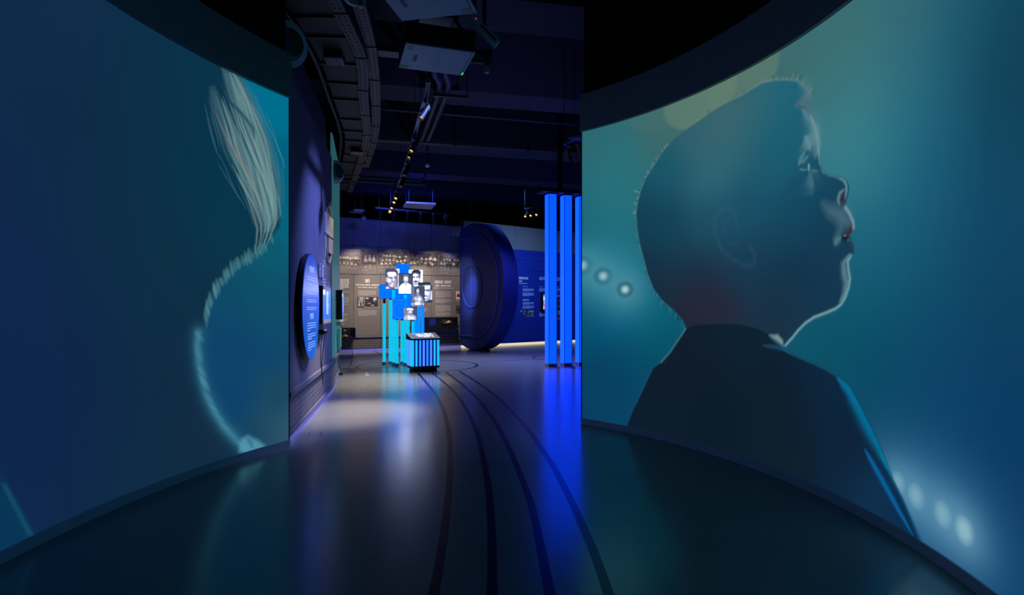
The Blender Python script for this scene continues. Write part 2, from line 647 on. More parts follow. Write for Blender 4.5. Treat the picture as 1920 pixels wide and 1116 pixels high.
X0, X1, Y0, Y1, ZC = -11.0, 9.0, -4.0, 30.0, 6.7
floor = structure(MB().box(((X0 + X1) / 2, (Y0 + Y1) / 2, -0.1), (X1 - X0, Y1 - Y0, 0.2)).build('floor', 'floor_vinyl', loc=(0, 0, 0)))
ceiling = structure(MB().box(((X0 + X1) / 2, (Y0 + Y1) / 2, ZC + .1), (X1 - X0, Y1 - Y0, 0.2)).build('ceiling', 'ceiling_paint', loc=(0, 0, ZC)))
for nm, c, sz in (('wall_rear', ((X0 + X1) / 2, Y0 - .1, ZC / 2), (X1 - X0, .2, ZC)), ('wall_far', ((X0 + X1) / 2, Y1 + .1, ZC / 2), (X1 - X0, .2, ZC)),
                  ('wall_outer_left', (X0 - .1, (Y0 + Y1) / 2, ZC / 2), (.2, Y1 - Y0, ZC)), ('wall_outer_right', (X1 + .1, (Y0 + Y1) / 2, ZC / 2), (.2, Y1 - Y0, ZC))):
    structure(MB().box(c, sz).build(nm, 'black_paint', loc=(c[0], c[1], 0)))

# ceiling beams, running across the room a little askew
BEAM_Z = 5.5
for k, (xa, ya, sl) in enumerate(((-2.5, 7.0, .20), (-2.49, 10.33, .22), (-3.34, 13.9, .246), (-4.04, 16.9, .31), (-4.0, 20.6, .33))):
    a = Vector((X0 + .4, ya + (X0 + .4 - xa) * sl, 0)); b = Vector((X1 - .4, ya + (X1 - .4 - xa) * sl, 0))
    d = (b - a).normalized(); n = Vector((-d.y, d.x, 0)) * (.78 if k else .9)
    m = MB().prism([a + Vector((0, 0, BEAM_Z)), b + Vector((0, 0, BEAM_Z)), b + n + Vector((0, 0, BEAM_Z)), a + n + Vector((0, 0, BEAM_Z))], (0, 0, ZC - BEAM_Z))
    o = m.build('ceiling_beam', 'beam_paint', ceiling)

# ------------------------------------------------------------------ the two curved projection walls
CL, RL = (2.82, 3.60), 5.805
CR, RR = (-2.30, 3.78), 4.798
WL = arc(CL, RL, 153.7, 206, 1)
WR = arc(CR, RR, 48.4, -36, -1)
# 'off' must point to the room's middle
for W_, c_ in ((WL, CL), (WR, CR)):
    p, q = np.array(W_.pt(1, 0, 0)[:2]), np.array(W_.pt(1, 0, .1)[:2])
    if np.hypot(*(q - c_)) > np.hypot(*(p - c_)):
        W_.N = -W_.N
ZS0, ZS1, ZF = 0.075, 3.73, 4.2


def px_pts(W, pts):
    return [tuple(float(q) for q in W.px(*p)) for p in pts]


def zo(pts, s, ox, oy):
    return [(ox + a / s, oy + b / s) for a, b in pts]


def paint_boy(p):
    W = WR
    smp = [((1100, 260), (46, 104, 112)), ((1150, 330), (44, 116, 124)), ((1130, 400), (34, 112, 124)), ((1100, 450), (16, 94, 118)), ((1180, 470), (30, 110, 122)), ((1160, 380), (40, 120, 130)),
           ((1110, 600), (0, 76, 112)), ((1150, 580), (0, 96, 132)), ((1215, 600), (0, 98, 118)), ((1130, 700), (4, 58, 92)), ((1100, 770), (8, 60, 98)), ((1250, 660), (6, 82, 102)), ((1220, 680), (4, 72, 100)),
           ((1170, 720), (6, 62, 96)), ((1240, 230), (66, 104, 102)), ((1300, 180), (76, 110, 104)), ((1400, 130), (74, 106, 98)), ((1500, 110), (64, 106, 106)),
           ((1600, 60), (62, 108, 112)), ((1620, 200), (66, 136, 142)), ((1580, 260), (62, 134, 142)), ((1600, 100), (66, 118, 120)), ((1560, 160), (60, 116, 118)), ((1700, 120), (48, 108, 124)), ((1700, 30), (56, 100, 112)), ((1800, 60), (22, 84, 106)), ((1890, 60), (12, 58, 78)),
           ((1640, 320), (56, 134, 148)), ((1590, 300), (58, 134, 144)), ((1700, 250), (40, 116, 140)), ((1760, 270), (24, 88, 122)), ((1880, 250), (13, 62, 88)), ((1905, 150), (10, 54, 76)), ((1640, 450), (28, 104, 128)), ((1620, 520), (16, 92, 114)), ((1700, 430), (20, 88, 124)), ((1860, 430), (12, 66, 100)),
           ((1650, 600), (4, 78, 98)), ((1750, 600), (12, 70, 104)), ((1880, 600), (14, 58, 90)), ((1560, 650), (4, 80, 96)), ((1650, 700), (2, 66, 96)), ((1750, 720), (8, 62, 100)), ((1880, 720), (8, 54, 94)),
           ((1700, 800), (16, 74, 108)), ((1800, 820), (12, 66, 110)), ((1890, 850), (5, 50, 94)), ((1900, 1000), (8, 54, 98)), ((1860, 1080), (14, 62, 106)), ((1750, 1000), (36, 92, 138))]
    p.C = p.field([(*W.px(*a), c) for a, c in smp], eps=.16)
    P = lambda a: tuple(float(q) for q in W.px(*a))
    # bokeh discs behind the head, top left
    for c, (x, y), r in (((104, 134, 114), (1312, 178), .34), ((98, 128, 112), (1392, 140), .36), ((84, 116, 108), (1235, 196), .30)):
        u, v = P((x, y))
        p.blob(u, v, r * (1.5 if r < .35 else 1.3), r, c, .55 if r > .31 else .2, .06)
    # stadium lamps
    for x, y, r, a in ((1092, 498, .085, .9), (1131, 518, .075, 1), (1172, 543, .066, 1)):
        u, v = P((x, y))
        p.glow(u, v, .34, .26, (50, 138, 160), .45)
        p.glow(u, v, .17, .15, (84, 146, 162), .6)
        p.blob(u, v, r * 1.7, r * 1.3, (18, 78, 104), .9, .3)
        p.blob(u, v, r * 1.2, r * .92, (92, 150, 162), .8, .3)
        p.blob(u, v, r * .62, r * .5, (170, 210, 204), a, .6)
    for x, y, r in ((1684, 906, .055), (1718, 931, .06), (1768, 965, .06), (1808, 995, .06)):
        u, v = P((x, y))
        p.glow(u, v, .28, .20, (60, 120, 160), .32)
        p.glow(u, v, .12, .10, (104, 158, 186), .6)
        p.blob(u, v, r, r, (138, 184, 198), .95, .5)
    z1 = lambda L: px_pts(W, zo(L, 1.859, 1080, 100))
    z2 = lambda L: px_pts(W, zo(L, 2.007, 1080, 560))
    z6 = lambda L: px_pts(W, zo(L, 2.935, 1440, 120))
    # head outline, from the nape over the crown and down the profile to the throat
    nape = [(400, 968), (385, 960), (372, 930), (340, 895), (300, 860), (270, 820), (250, 770), (235, 715), (220, 660), (212, 610), (209, 560), (214, 520), (225, 480), (240, 440),
            (262, 405), (285, 370), (305, 340), (330, 310), (360, 285), (395, 258), (430, 235), (470, 205), (520, 175), (570, 150), (610, 125), (645, 103), (690, 92), (730, 90), (770, 95), (795, 115),
            (812, 140), (822, 175), (826, 210), (838, 240), (845, 280), (848, 320), (850, 365), (855, 395)]
    prof = [(855, 395), (862, 408), (876, 419), (900, 428), (925, 432), (943, 443), (952, 462), (951, 485), (944, 510), (935, 528), (941, 540), (955, 555), (964, 575), (967, 598), (963, 622), (952, 640), (948, 648),
            (962, 655), (970, 672), (969, 693), (960, 708), (949, 722), (950, 750), (956, 782), (952, 815), (940, 850), (925, 875), (905, 890), (870, 905), (830, 920), (800, 940), (775, 965), (755, 990), (735, 1012), (725, 1022)]
    head = z1(nape + prof[1:] + [(640, 1000), (500, 985)])
    hs = [((1300, 260), (52, 98, 110)), ((1360, 228), (66, 104, 108)), ((1340, 250), (60, 100, 108)), ((1410, 200), (56, 104, 112)), ((1450, 190), (40, 102, 120)), ((1480, 160), (28, 102, 122)), ((1250, 320), (20, 88, 106)), ((1330, 330), (50, 108, 126)), ((1360, 290), (48, 106, 122)), ((1450, 300), (24, 94, 116)),
          ((1400, 400), (22, 80, 106)), ((1250, 420), (14, 64, 86)), ((1330, 420), (26, 80, 102)), ((1215, 500), (18, 46, 66)), ((1300, 520), (20, 46, 66)), ((1400, 500), (18, 58, 84)), ((1500, 400), (16, 74, 100)), ((1540, 440), (18, 58, 82)), ((1500, 520), (14, 48, 72)),
          ((1230, 570), (20, 38, 56)), ((1320, 570), (34, 37, 54)), ((1360, 590), (37, 37, 54)), ((1290, 600), (32, 34, 50)), ((1450, 570), (22, 46, 66)), ((1540, 540), (20, 54, 78)), ((1450, 610), (28, 48, 66)), ((1480, 240), (22, 96, 118)), ((1200, 420), (16, 62, 84))]
    d = p.sdf(head)
    fur = .012 * np.sin(p.V * 260 + 30 * p.U) + .006 * np.sin(p.V * 610)
    a = np.clip(.5 - d / .014, 0, 1)
    hf = p.field([(*W.px(*q), c) for q, c in hs], eps=.07)
    p.C = p.C * (1 - a[:, None]) + hf * a[:, None]
    inside = np.clip(-d / .01, 0, 1)
    # furry rim of back-lit hair
    r_ = random.Random(3)
    hair = z1(nape[1:31])
    for i in range(len(hair) - 1):
        (u0, v0), (u1, v1) = hair[i], hair[i + 1]
        n = max(2, int(math.hypot(u1 - u0, v1 - v0) / .022))
        L = math.hypot(u1 - u0, v1 - v0) + 1e-6
        nx, ny = (v1 - v0) / L, -(u1 - u0) / L
        cu, cv = P((1380, 420))
        if (u0 + nx - cu) ** 2 + (v0 + ny - cv) ** 2 < (u0 - cu) ** 2 + (v0 - cv) ** 2:
            nx, ny = -nx, -ny
        for k in range(n):
            t = r_.random()
            b0 = (u0 + (u1 - u0) * t, v0 + (v1 - v0) * t)
            if i < 9:        # nape: downward lying hair
                l = r_.uniform(.02, .06); e = (b0[0] + nx * l * .6, b0[1] + ny * l * .6 - l * .9)
                c = (66, 124, 134) if r_.random() < .6 else (20, 50, 70)
                al = .5
            else:            # crown: short upright hair
                l = r_.uniform(.01, .045) * (2.2 if r_.random() < .07 else 1); e = (b0[0] + nx * l + r_.uniform(-.02, .02), b0[1] + ny * l + .01)
                c = r_.choice([(122, 138, 128), (92, 110, 104), (44, 72, 80), (140, 150, 138)])
                al = .65
            if i > 15 and i < 24 and r_.random() < .6:
                continue
            p.stroke([b0, e], .007, c, al, sharp=1.6)
    p.stroke(z1(nape[5:18]), .012, (86, 128, 132), .35, True)
    p.stroke(z1(nape[22:31]), .012, (104, 140, 140), .5, True)
    # fringe and brow lit from in front
    q = p.sdf(z6([(150, 228), (190, 175), (215, 130), (238, 170), (246, 225), (246, 275), (215, 255)]))
    k = np.clip(.5 - q / .05, 0, 1) * .62
    p.C = p.C * (1 - k[:, None]) + lin((88, 118, 126)) * k[:, None]
    p.stroke(z6([(158, 228), (190, 240), (215, 262), (240, 275)]), .012, (66, 78, 84), .8)
    for L, wd, c, al in (([(170, 90), (205, 120), (235, 190)], .05, (84, 130, 136), .5), ([(190, 250), (235, 310), (262, 400), (274, 480)], .055, (98, 146, 154), .6), ([(232, 280), (262, 350), (276, 430), (280, 520)], .022, (120, 154, 160), .75),
                         ([(205, 400), (222, 430), (232, 470)], .07, (104, 148, 158), .75), ([(245, 420), (260, 470), (262, 520)], .035, (88, 130, 146), .6), ([(205, 480), (180, 520), (168, 560)], .02, (98, 148, 160), .6), ([(225, 500), (200, 530), (178, 545)], .018, (92, 142, 154), .6),
                         ([(170, 578), (190, 582), (215, 584)], .008, (100, 146, 156), .6), ([(222, 548), (225, 570), (222, 590)], .010, (160, 190, 196), .65), ([(226, 585), (248, 588), (280, 590)], .012, (84, 132, 148), .5),
                         ([(228, 600), (238, 640), (240, 680)], .06, (80, 128, 144), .5), ([(236, 640), (236, 690), (240, 720)], .07, (64, 110, 132), .4), ([(248, 600), (262, 650), (272, 690)], .014, (22, 62, 88), .8)):
        p.stroke(z6(L), wd, c, al, True, 1.4)
    # profile: nose, lips, chin with a thin bright rim
    p.stroke(z6([(280, 470), (286, 540), (305, 590), (340, 608), (385, 620), (418, 640), (432, 668), (432, 700), (424, 740)]), .011, (116, 158, 170), .75, False, mask=inside)
    p.blob(*z6([(406, 738)])[0], .038, .07, (50, 44, 64), .9, .35, .35)
    p.stroke(z6([(424, 690), (396, 710), (386, 745), (394, 775)]), .016, (98, 142, 156), .8)
    q = p.sdf(z6([(300, 768), (350, 780), (415, 790), (448, 828), (466, 880), (448, 905), (420, 895), (395, 940), (375, 985), (372, 960), (392, 900), (370, 860), (330, 830)]))
    k = np.clip(.5 - q / .10, 0, 1) * .55 * inside
    p.C = p.C * (1 - k[:, None]) + lin((84, 126, 142)) * k[:, None]
    p.stroke(z6([(425, 790), (450, 825), (468, 870), (470, 900)]), .013, (140, 172, 180), .7, False)
    p.stroke(z6([(440, 935), (455, 915), (468, 905)]), .034, (72, 32, 46), .85, False, mask=inside)
    p.stroke(z6([(460, 960), (472, 1000), (470, 1030)]), .026, (70, 54, 72), .5, True, mask=inside)
    p.stroke(z6([(400, 950), (425, 962), (455, 962)]), .02, (10, 22, 40), .9)
    p.blob(*z6([(424, 945)])[0], .009, .007, (130, 156, 164), .7, .6)
    p.blob(*z6([(442, 968)])[0], .009, .006, (120, 150, 160), .6, .6)
    p.stroke(z1([(952, 700), (932, 735), (936, 770), (944, 800), (936, 840), (918, 868)]), .035, (106, 148, 158), .6, True, mask=inside)
    p.stroke(z1([(958, 706), (947, 724), (949, 752), (955, 784), (951, 815), (939, 850), (924, 875), (905, 890), (870, 905), (830, 920), (800, 940), (775, 965), (755, 990), (730, 1018)]), .011, (118, 168, 176), .85, False)
    p.stroke(z1([(925, 640), (908, 655), (902, 668)]), .03, (86, 130, 144), .6)
    # ear
    for L, wd, al in (([(560, 600), (556, 560), (530, 536), (500, 545), (484, 580), (486, 630), (505, 680), (545, 718), (590, 742), (620, 735), (624, 700), (605, 672)], .026, .13), ([(540, 570), (518, 585), (516, 630), (540, 670), (570, 660)], .02, .08)):
        p.stroke(z1(L), wd, (70, 100, 114), al, False)
    p.glow(*z1([(440, 850)])[0], .32, .22, (44, 32, 50), .3, inside)
    # jacket
    body = z2([(410, 118), (440, 102), (500, 96), (560, 95), (620, 98), (680, 112), (730, 140), (800, 200), (870, 230), (940, 260), (1000, 300), (1030, 330), (1060, 380), (1090, 440), (1130, 520), (1165, 600), (1195, 680), (1230, 750), (1265, 830), (1300, 910)])
    body += [(body[-1][0] + .2, -.3), (z2([(190, 485)])[0][0], -.3)] + z2([(190, 485), (195, 470), (220, 410), (250, 345), (275, 290), (290, 260), (320, 240), (355, 200), (385, 155)])
    d = p.sdf(body)
    a = np.clip(.5 - d / .014, 0, 1)
    bs = [((1300, 680), (14, 27, 41)), ((1400, 640), (13, 33, 48)), ((1450, 750), (12, 28, 42)), ((1350, 780), (10, 26, 38)), ((1600, 850), (12, 32, 54)), ((1560, 700), (12, 38, 62)), ((1640, 930), (16, 52, 84)), ((1480, 860), (14, 30, 44)), ((1690, 980), (10, 42, 74))]
    bf = p.field([(*W.px(*q), c) for q, c in bs], eps=.06)
    p.C = p.C * (1 - a[:, None]) + bf * a[:, None]
    bi = np.clip(-d / .012, 0, 1)
    p.stroke(z2([(700, 176), (750, 182), (800, 200)]), .02, (30, 78, 104), .7, True)
    k = np.clip(.5 - p.sdf(z2([(728, 138), (760, 136), (778, 158), (780, 178)])) / .03, 0, 1) * .8
    p.C = p.C * (1 - k[:, None]) + lin((126, 160, 160)) * k[:, None]
    p.stroke(z2([(735, 145), (800, 200), (870, 230), (940, 260), (1000, 300), (1040, 345)]), .014, (30, 120, 152), .75, False, mask=bi)
    p.stroke(z2([(985, 302), (1030, 350), (1065, 410), (1100, 480), (1140, 560), (1185, 660)]), .062, (0, 116, 158), .85, True, mask=bi)
    p.stroke(z2([(1150, 590), (1195, 680), (1232, 752), (1266, 830), (1300, 910)]), .016, (8, 118, 158), .85, False, mask=bi)
    p.stroke(z2([(1085, 565), (1110, 610), (1150, 680), (1210, 790), (1268, 892)]), .022, (4, 104, 168), .9, True, mask=bi)
    p.stroke(z2([(410, 118), (385, 155), (355, 200), (320, 240)]), .012, (64, 118, 130), .7, False)
    p.stroke(z2([(320, 240), (290, 262), (275, 290), (250, 345), (220, 410)]), .008, (40, 92, 110), .45, True)
    # weave of the screen cloth and the faint edge of the throw
    u0 = W.t[0]
    e = np.clip((p.U - u0) / .03, 0, 1)
    p.C = p.C * (.55 + .45 * e)[:, None]


def paint_body(p):
    W = WL
    P = lambda a: tuple(float(q) for q in W.px(*a))
    sm = [((20, 60), (16, 44, 76)), ((180, 40), (16, 44, 74)), ((120, 200), (14, 40, 66)), ((300, 150), (12, 46, 68)), ((330, 250), (8, 50, 70)), ((50, 500), (15, 38, 78)), ((30, 300), (16, 40, 76)), ((200, 450), (14, 44, 68)), ((300, 450), (12, 48, 68)),
          ((400, 350), (4, 54, 76)), ((370, 150), (8, 54, 76)), ((430, 430), (8, 56, 76)), ((330, 600), (14, 46, 68)), ((300, 750), (15, 42, 66)), ((380, 800), (18, 44, 66)), ((150, 700), (14, 38, 72)), ((60, 720), (14, 36, 76)), ((100, 850), (15, 36, 74)), ((50, 980), (14, 40, 76)), ((250, 880), (16, 44, 68)), ((-200, 500), (12, 34, 70))]
    p.C = p.field([(*P(a), c) for a, c in sm], eps=.16)
    # the pale ground seen past the body
    reg = px_pts(W, [(440, 120), (455, 150), (480, 205), (500, 255), (514, 320), (524, 380), (524, 425), (500, 452), (474, 480), (445, 494), (420, 528), (398, 560), (386, 603), (373, 640), (382, 716), (397, 761), (418, 799), (445, 825), (462, 848)])
    reg += [(reg[-1][0], -.2), (-.5, -.2), (-.5, 4.2), (reg[0][0], 4.2)]
    d = p.sdf(reg)
    a = np.clip(.5 - d / .06, 0, 1)
    bs = [((520, 210), (0, 112, 144)), ((533, 300), (0, 98, 128)), ((533, 420), (6, 100, 126)), ((500, 470), (12, 90, 110)), ((480, 540), (14, 80, 104)), ((430, 560), (14, 74, 104)), ((500, 600), (14, 78, 108)), ((450, 650), (14, 66, 108)), ((400, 640), (14, 68, 104)),
          ((500, 660), (14, 70, 108)), ((440, 740), (14, 66, 110)), ((430, 780), (14, 66, 104)), ((520, 740), (26, 72, 96)), ((500, 800), (34, 76, 98)), ((533, 800), (46, 86, 104)), ((470, 820), (22, 66, 96))]
    bf = p.field([(*P(q), c) for q, c in bs], eps=.02)
    p.C = p.C * (1 - a[:, None]) + bf * a[:, None]
    # blown hair
    G0 = [(384, 130), (392, 180), (404, 225), (420, 280), (446, 336), (470, 385), (486, 432), (478, 478)]
    G1 = [(440, 128), (458, 165), (478, 215), (497, 262), (512, 315), (522, 365), (524, 408), (502, 462)]
    r_ = random.Random(11)

    def strand(k, t0, t1, wob):
        out = []
        for t in np.linspace(t0, t1, 7):
            i = min(int(t * 7), 6); f = t * 7 - i
            a_ = [G0[i][c] + (G0[i + 1][c] - G0[i][c]) * f for c in (0, 1)]
            b_ = [G1[i][c] + (G1[i + 1][c] - G1[i][c]) * f for c in (0, 1)]
            kk = k + wob * math.sin(t * 5)
            out.append(P((a_[0] + (b_[0] - a_[0]) * kk, a_[1] + (b_[1] - a_[1]) * kk)))
        return out

    for i in range(9):
        k = .58 + .4 * i / 8
        p.stroke(strand(k, 0, .90, .03), .075, (84, 128, 136), .30)
    for i in range(5):
        k = .22 + .4 * i / 4
        p.stroke(strand(k, .38, .88, .04), .07, (80, 122, 132), .30)
    for i in range(3):
        p.stroke(strand(.04 + .07 * i, .10, .52, .05), .06, (70, 112, 124), .30)
    for i in range(95):
        k = r_.random() ** .75
        t0 = r_.uniform(0, .62) if k > .55 else r_.uniform(.1, .6)
        t1 = min(1, t0 + r_.uniform(.22, .5))
        lit = r_.random()
        c = (128, 164, 164) if lit > .62 else ((100, 142, 146) if lit > .36 else ((118, 118, 114) if lit > .28 else (16, 58, 78)))
        p.stroke(strand(k, t0, t1, r_.uniform(-.14, .14)), r_.uniform(.005, .02), c, r_.uniform(.3, .7))
    for i in range(16):
        k = r_.uniform(-.25, .05) if i % 2 else r_.uniform(.98, 1.25)
        t0 = r_.uniform(.05, .6)
        p.stroke(strand(k, t0, t0 + r_.uniform(.15, .3), r_.uniform(-.1, .1)), .006, (74, 128, 140), .4)
    p.stroke(px_pts(W, [(408, 150), (430, 190), (455, 215), (474, 240), (478, 262)]), .022, (14, 62, 84), .8)
    p.stroke(px_pts(W, [(402, 205), (424, 258), (452, 300), (478, 350), (492, 395)]), .014, (126, 120, 116), .7)
    for L in ([(506, 240), (518, 268), (530, 300), (534, 318)], [(470, 190), (486, 215), (494, 235)], [(505, 330), (520, 370), (530, 410)]):
        p.stroke(px_pts(W, L), .008, (70, 150, 166), .6)
    # feathery edge under the hair, down to the elbow
    edge = [(512, 445), (496, 464), (480, 474), (462, 486), (444, 496), (430, 510), (416, 528), (404, 545), (395, 562), (389, 582), (385, 602)]
    for i in range(60):
        t = r_.random() * (len(edge) - 1)
        j = int(t); f = t - j
        x = edge[j][0] + (edge[min(j + 1, 10)][0] - edge[j][0]) * f
        y = edge[j][1] + (edge[min(j + 1, 10)][1] - edge[j][1]) * f
        l = r_.uniform(12, 34)
        p.stroke(px_pts(W, [(x - 3, y - l * .55), (x, y), (x + 3, y + l * .45)]), r_.uniform(.012, .026), (80, 138, 146), r_.uniform(.18, .45))
    # forearm, lit along its edge
    arm = px_pts(W, [(372, 625), (370, 650), (373, 680), (379, 710), (388, 742), (402, 772), (420, 800), (442, 824), (460, 842)])
    p.stroke(arm, .07, (44, 108, 136), .62, False, 1.6)
    p.stroke(arm, .035, (70, 140, 164), .5, False)
    for i in range(40):
        t = r_.random() * 8
        j = int(t); f = t - j
        x = arm[j][0] + (arm[min(j + 1, 8)][0] - arm[j][0]) * f
        y = arm[j][1] + (arm[min(j + 1, 8)][1] - arm[j][1]) * f
        p.stroke([(x + .05, y + .05), (x - .07, y - .05)], .008, (84, 152, 172) if i % 3 else (34, 92, 120), .28)
    hand = p.sdf(px_pts(W, [(452, 824), (464, 817), (474, 822), (484, 826), (497, 836), (490, 846), (462, 852), (448, 846)]))
    k = np.clip(.5 - hand / .05, 0, 1) * .8
    p.C = p.C * (1 - k[:, None]) + lin((84, 154, 176)) * k[:, None]
    p.stroke(px_pts(W, [(462, 822), (470, 830), (474, 840)]), .02, (26, 90, 122), .6)
    # the other arm, low at the near end
    q = p.sdf(px_pts(W, [(-60, 790), (0, 893), (22, 935), (46, 966), (62, 1002), (40, 1040), (-60, 1080)]))
    k = np.clip(.5 - q / .08, 0, 1) * .8
    p.C = p.C * (1 - k[:, None]) + lin((6, 56, 88)) * k[:, None]
    for i in range(14):
        y = 905 + i * 7
        p.stroke(px_pts(W, [(2 + i * 3.6, y), (16 + i * 3.7, y + 12)]), .014, (24, 90, 118), .35)


for nm, W, paint, lab, side, nu, n in (('projection_screen', WL, paint_body, 'curved projection screen on the left showing blown hair and an arm in blue', 'left', 560, 60),
                                       ('projection_screen', WR, paint_boy, 'curved projection screen on the right showing a boy in profile against teal light', 'right', 720, 80)):
    p0 = W.pt(W.len * .3, 0, -.05)
    t = thing(nm, (p0[0], p0[1], ZS0), lab, 'projection screen')
    MB().slab(W, 0.012, W.len, ZS0, ZS1, -.10, -.004, n).build('screen_body', 'black_plastic', t)
    picture('projected_picture', W, 0.012, W.len, ZS0, ZS1, 0.0, nu, 370, paint, 'projection', t, metric=True)
    MB().slab(W, -.015, .012, ZS0, ZS1 + .05, -.11, .004, 1).build('edge_trim', 'black_metal', t)
    m = structure(MB().slab(W, -.012, W.len, 0, ZS0, -.10, .012, n).build('baseboard_' + side, 'trim_grey', loc=(p0[0], p0[1], 0)))
    m = structure(MB().slab(W, -.012, W.len, ZS1 + .004, ZF, -.12, .03, n).build('trim_' + ('1' if side == 'left' else '2'), 'fascia_black', loc=(p0[0], p0[1], ZS1)))
    m = structure(MB().slab(W, -.012, W.len, ZF, ZC, -.12, -.06, n).build('wall_' + side + '_head', 'black_paint', loc=(p0[0], p0[1], ZF)))

# ------------------------------------------------------------------ the curved blue exhibit wall on the left
WB = Curve([(-2.405, 6.17), (-2.51, 6.75), (-2.64, 7.45), (-2.80, 8.3), (-2.97, 9.2), (-3.10, 9.9), (-3.36, 10.95), (-3.60, 11.9), (-3.85, 12.85), (-4.2, 13.8), (-4.9, 14.9)], 1)
ZB = 4.07
uT = WB.at_y(9.92)
wl = structure(MB().slab(WB, 0.0, WB.len, 0.08, ZB - .02, -.30, -.022, 60).build('wall_left', 'wall_upper', loc=(-2.9, 8.5, 0)))
joints = [WB.u_at(541.2)] + [WB.at_y(y) for y in (6.95, 7.95, 8.95)] + [uT]
g = .006
for i in range(4):
    for z0, z1 in ((.58, 3.34), (3.34, ZB)):
        MB().slab(WB, joints[i] + g, joints[i + 1] - g, z0 + g, z1 - g, -.022, 0, 8).build('wall_panel', 'wall_blue_grey', wl)
    MB().slab(WB, joints[i] + g, joints[i + 1] - g, .13, .50, -.022, -.008, 8, uv=True).build('perforated_panel', 'perforated_blue_grey', wl)
je = [uT, WB.at_y(10.95), WB.at_y(11.95), WB.at_y(12.95), WB.len - .05]
for i in range(4):
    MB().slab(WB, je[i] + g, je[i + 1] - g, .60, 1.62, -.022, .005, 8).build('wall_panel', 'teal_glow', wl)
    MB().slab(WB, je[i] + g, je[i + 1] - g, 1.63, 4.5, -.022, .005, 8).build('wall_panel', 'teal_glow', wl)
    MB().slab(WB, je[i] + g, je[i + 1] - g, .13, .50, -.022, -.008, 8, uv=True).build('perforated_panel', 'perforated_blue_grey', wl)
MB().slab(WB, 0, WB.len, .52, .58, -.022, .035, 60).build('dado_rail', 'wall_blue_grey', wl)
MB().slab(WB, 0, WB.len, .09, .125, -.022, .012, 60).build('bottom_rail', 'wall_blue_grey', wl)
structure(MB().slab(WB, 0, WB.len, 0, .08, -.28, -.012, 60).build('baseboard_exhibit', 'led_violet', loc=(-2.9, 8.5, 0)))
structure(MB().slab(WB, 0.0, uT, ZB, 4.72, -.30, -.10, 40, uv=True).build('trim_3', 'perforated_dark', loc=(-2.9, 8.5, ZB)))
structure(MB().slab(WB, 0.0, WB.len, 4.75, ZC, -.7, -.5, 60).build('wall_left_upper', 'black_paint', loc=(-2.9, 8.5, 4.75)))

# ------------------------------------------------------------------ back walls
BK = Flat((-7.6, 17.652), (-1.60, 21.174))        # photo wall
BR = Flat((-1.75, 20.89), (5.6, 26.63))         # wall behind the blue board
ZT = 4.43
wb = structure(MB().slab(BK, 0, BK.len, .08, ZT, -.3, -.022).build('wall_back', 'wall_upper', loc=(-4.5, 19.4, 0)))
jb = [0.0] + [BK.u_at(x) for x in (663, 713.6, 765, 809)] + [BK.u_at(845), BK.len]
zj = BK.px(740, 465)[1]
for i in range(len(jb) - 1):
    for z0, z1 in ((.52, zj), (zj, ZT)):
        MB().slab(BK, jb[i] + g, jb[i + 1] - g, z0 + g, z1 - g, -.022, 0).build('wall_panel', 'wall_grey', wb)
    MB().slab(BK, jb[i] + g, jb[i + 1] - g, .10, .46, -.022, -.006, 1, uv=True).build('perforated_panel', 'perforated_grey', wb)
MB().slab(BK, 0, BK.len, .47, .52, -.022, .04).build('dado_rail', 'wall_blue_grey', wb)
structure(MB().slab(BK, 0, BK.len, 0, .085, -.28, -.012).build('baseboard_back', 'led_violet', loc=(-4.5, 19.4, 0)))
wr = structure(MB().slab(BR, 0, BR.len, .09, 4.62, -.3, -.022).build('wall_back_right', 'wall_upper', loc=(2, 23.8, 0)))
jr = [0.0] + [BR.u_at(x) for x in (925, 966, 1007, 1047, 1088)] + [BR.len]
for i in range(len(jr) - 1):
    MB().slab(BR, jr[i] + g, jr[i + 1] - g, .52, 4.62, -.022, 0).build('wall_panel', 'wall_grey', wr)
    MB().slab(BR, jr[i] + g, jr[i + 1] - g, .10, .50, -.022, -.006, 1, uv=True).build('perforated_panel', 'perforated_grey', wr)
structure(MB().slab(BR, 0, BR.len, 0, .085, -.28, -.012).build('baseboard_back_right', 'led_warm', loc=(2, 23.8, 0)))


# ------------------------------------------------------------------ floor markings (children of the floor)
def fl(px, py):
    y = FOC * EYE / (py - HZ)
    return ((px - 960) / FOC * y, y)


def strip(pts, wid, material, name='floor_line', z=.0015, closed=False):
    if closed:
        P = np.array(pts)
    else:
        P = Curve(pts).P[::6]
    T = np.gradient(P, axis=0)
    if closed:
        T = np.roll(P, -1, 0) - np.roll(P, 1, 0)
    T /= np.linalg.norm(T, axis=1)[:, None]
    N = np.c_[-T[:, 1], T[:, 0]] * wid / 2
    L, R_ = P + N, P - N
    n = len(P)
    m = MB()
    V = [(a[0], a[1], z) for a in L] + [(a[0], a[1], z) for a in R_]
    F = [(i, (i + 1) % n, n + (i + 1) % n, n + i) for i in range(n if closed else n - 1)]
    m.add(V, F)
    return m.build(name, material, floor)


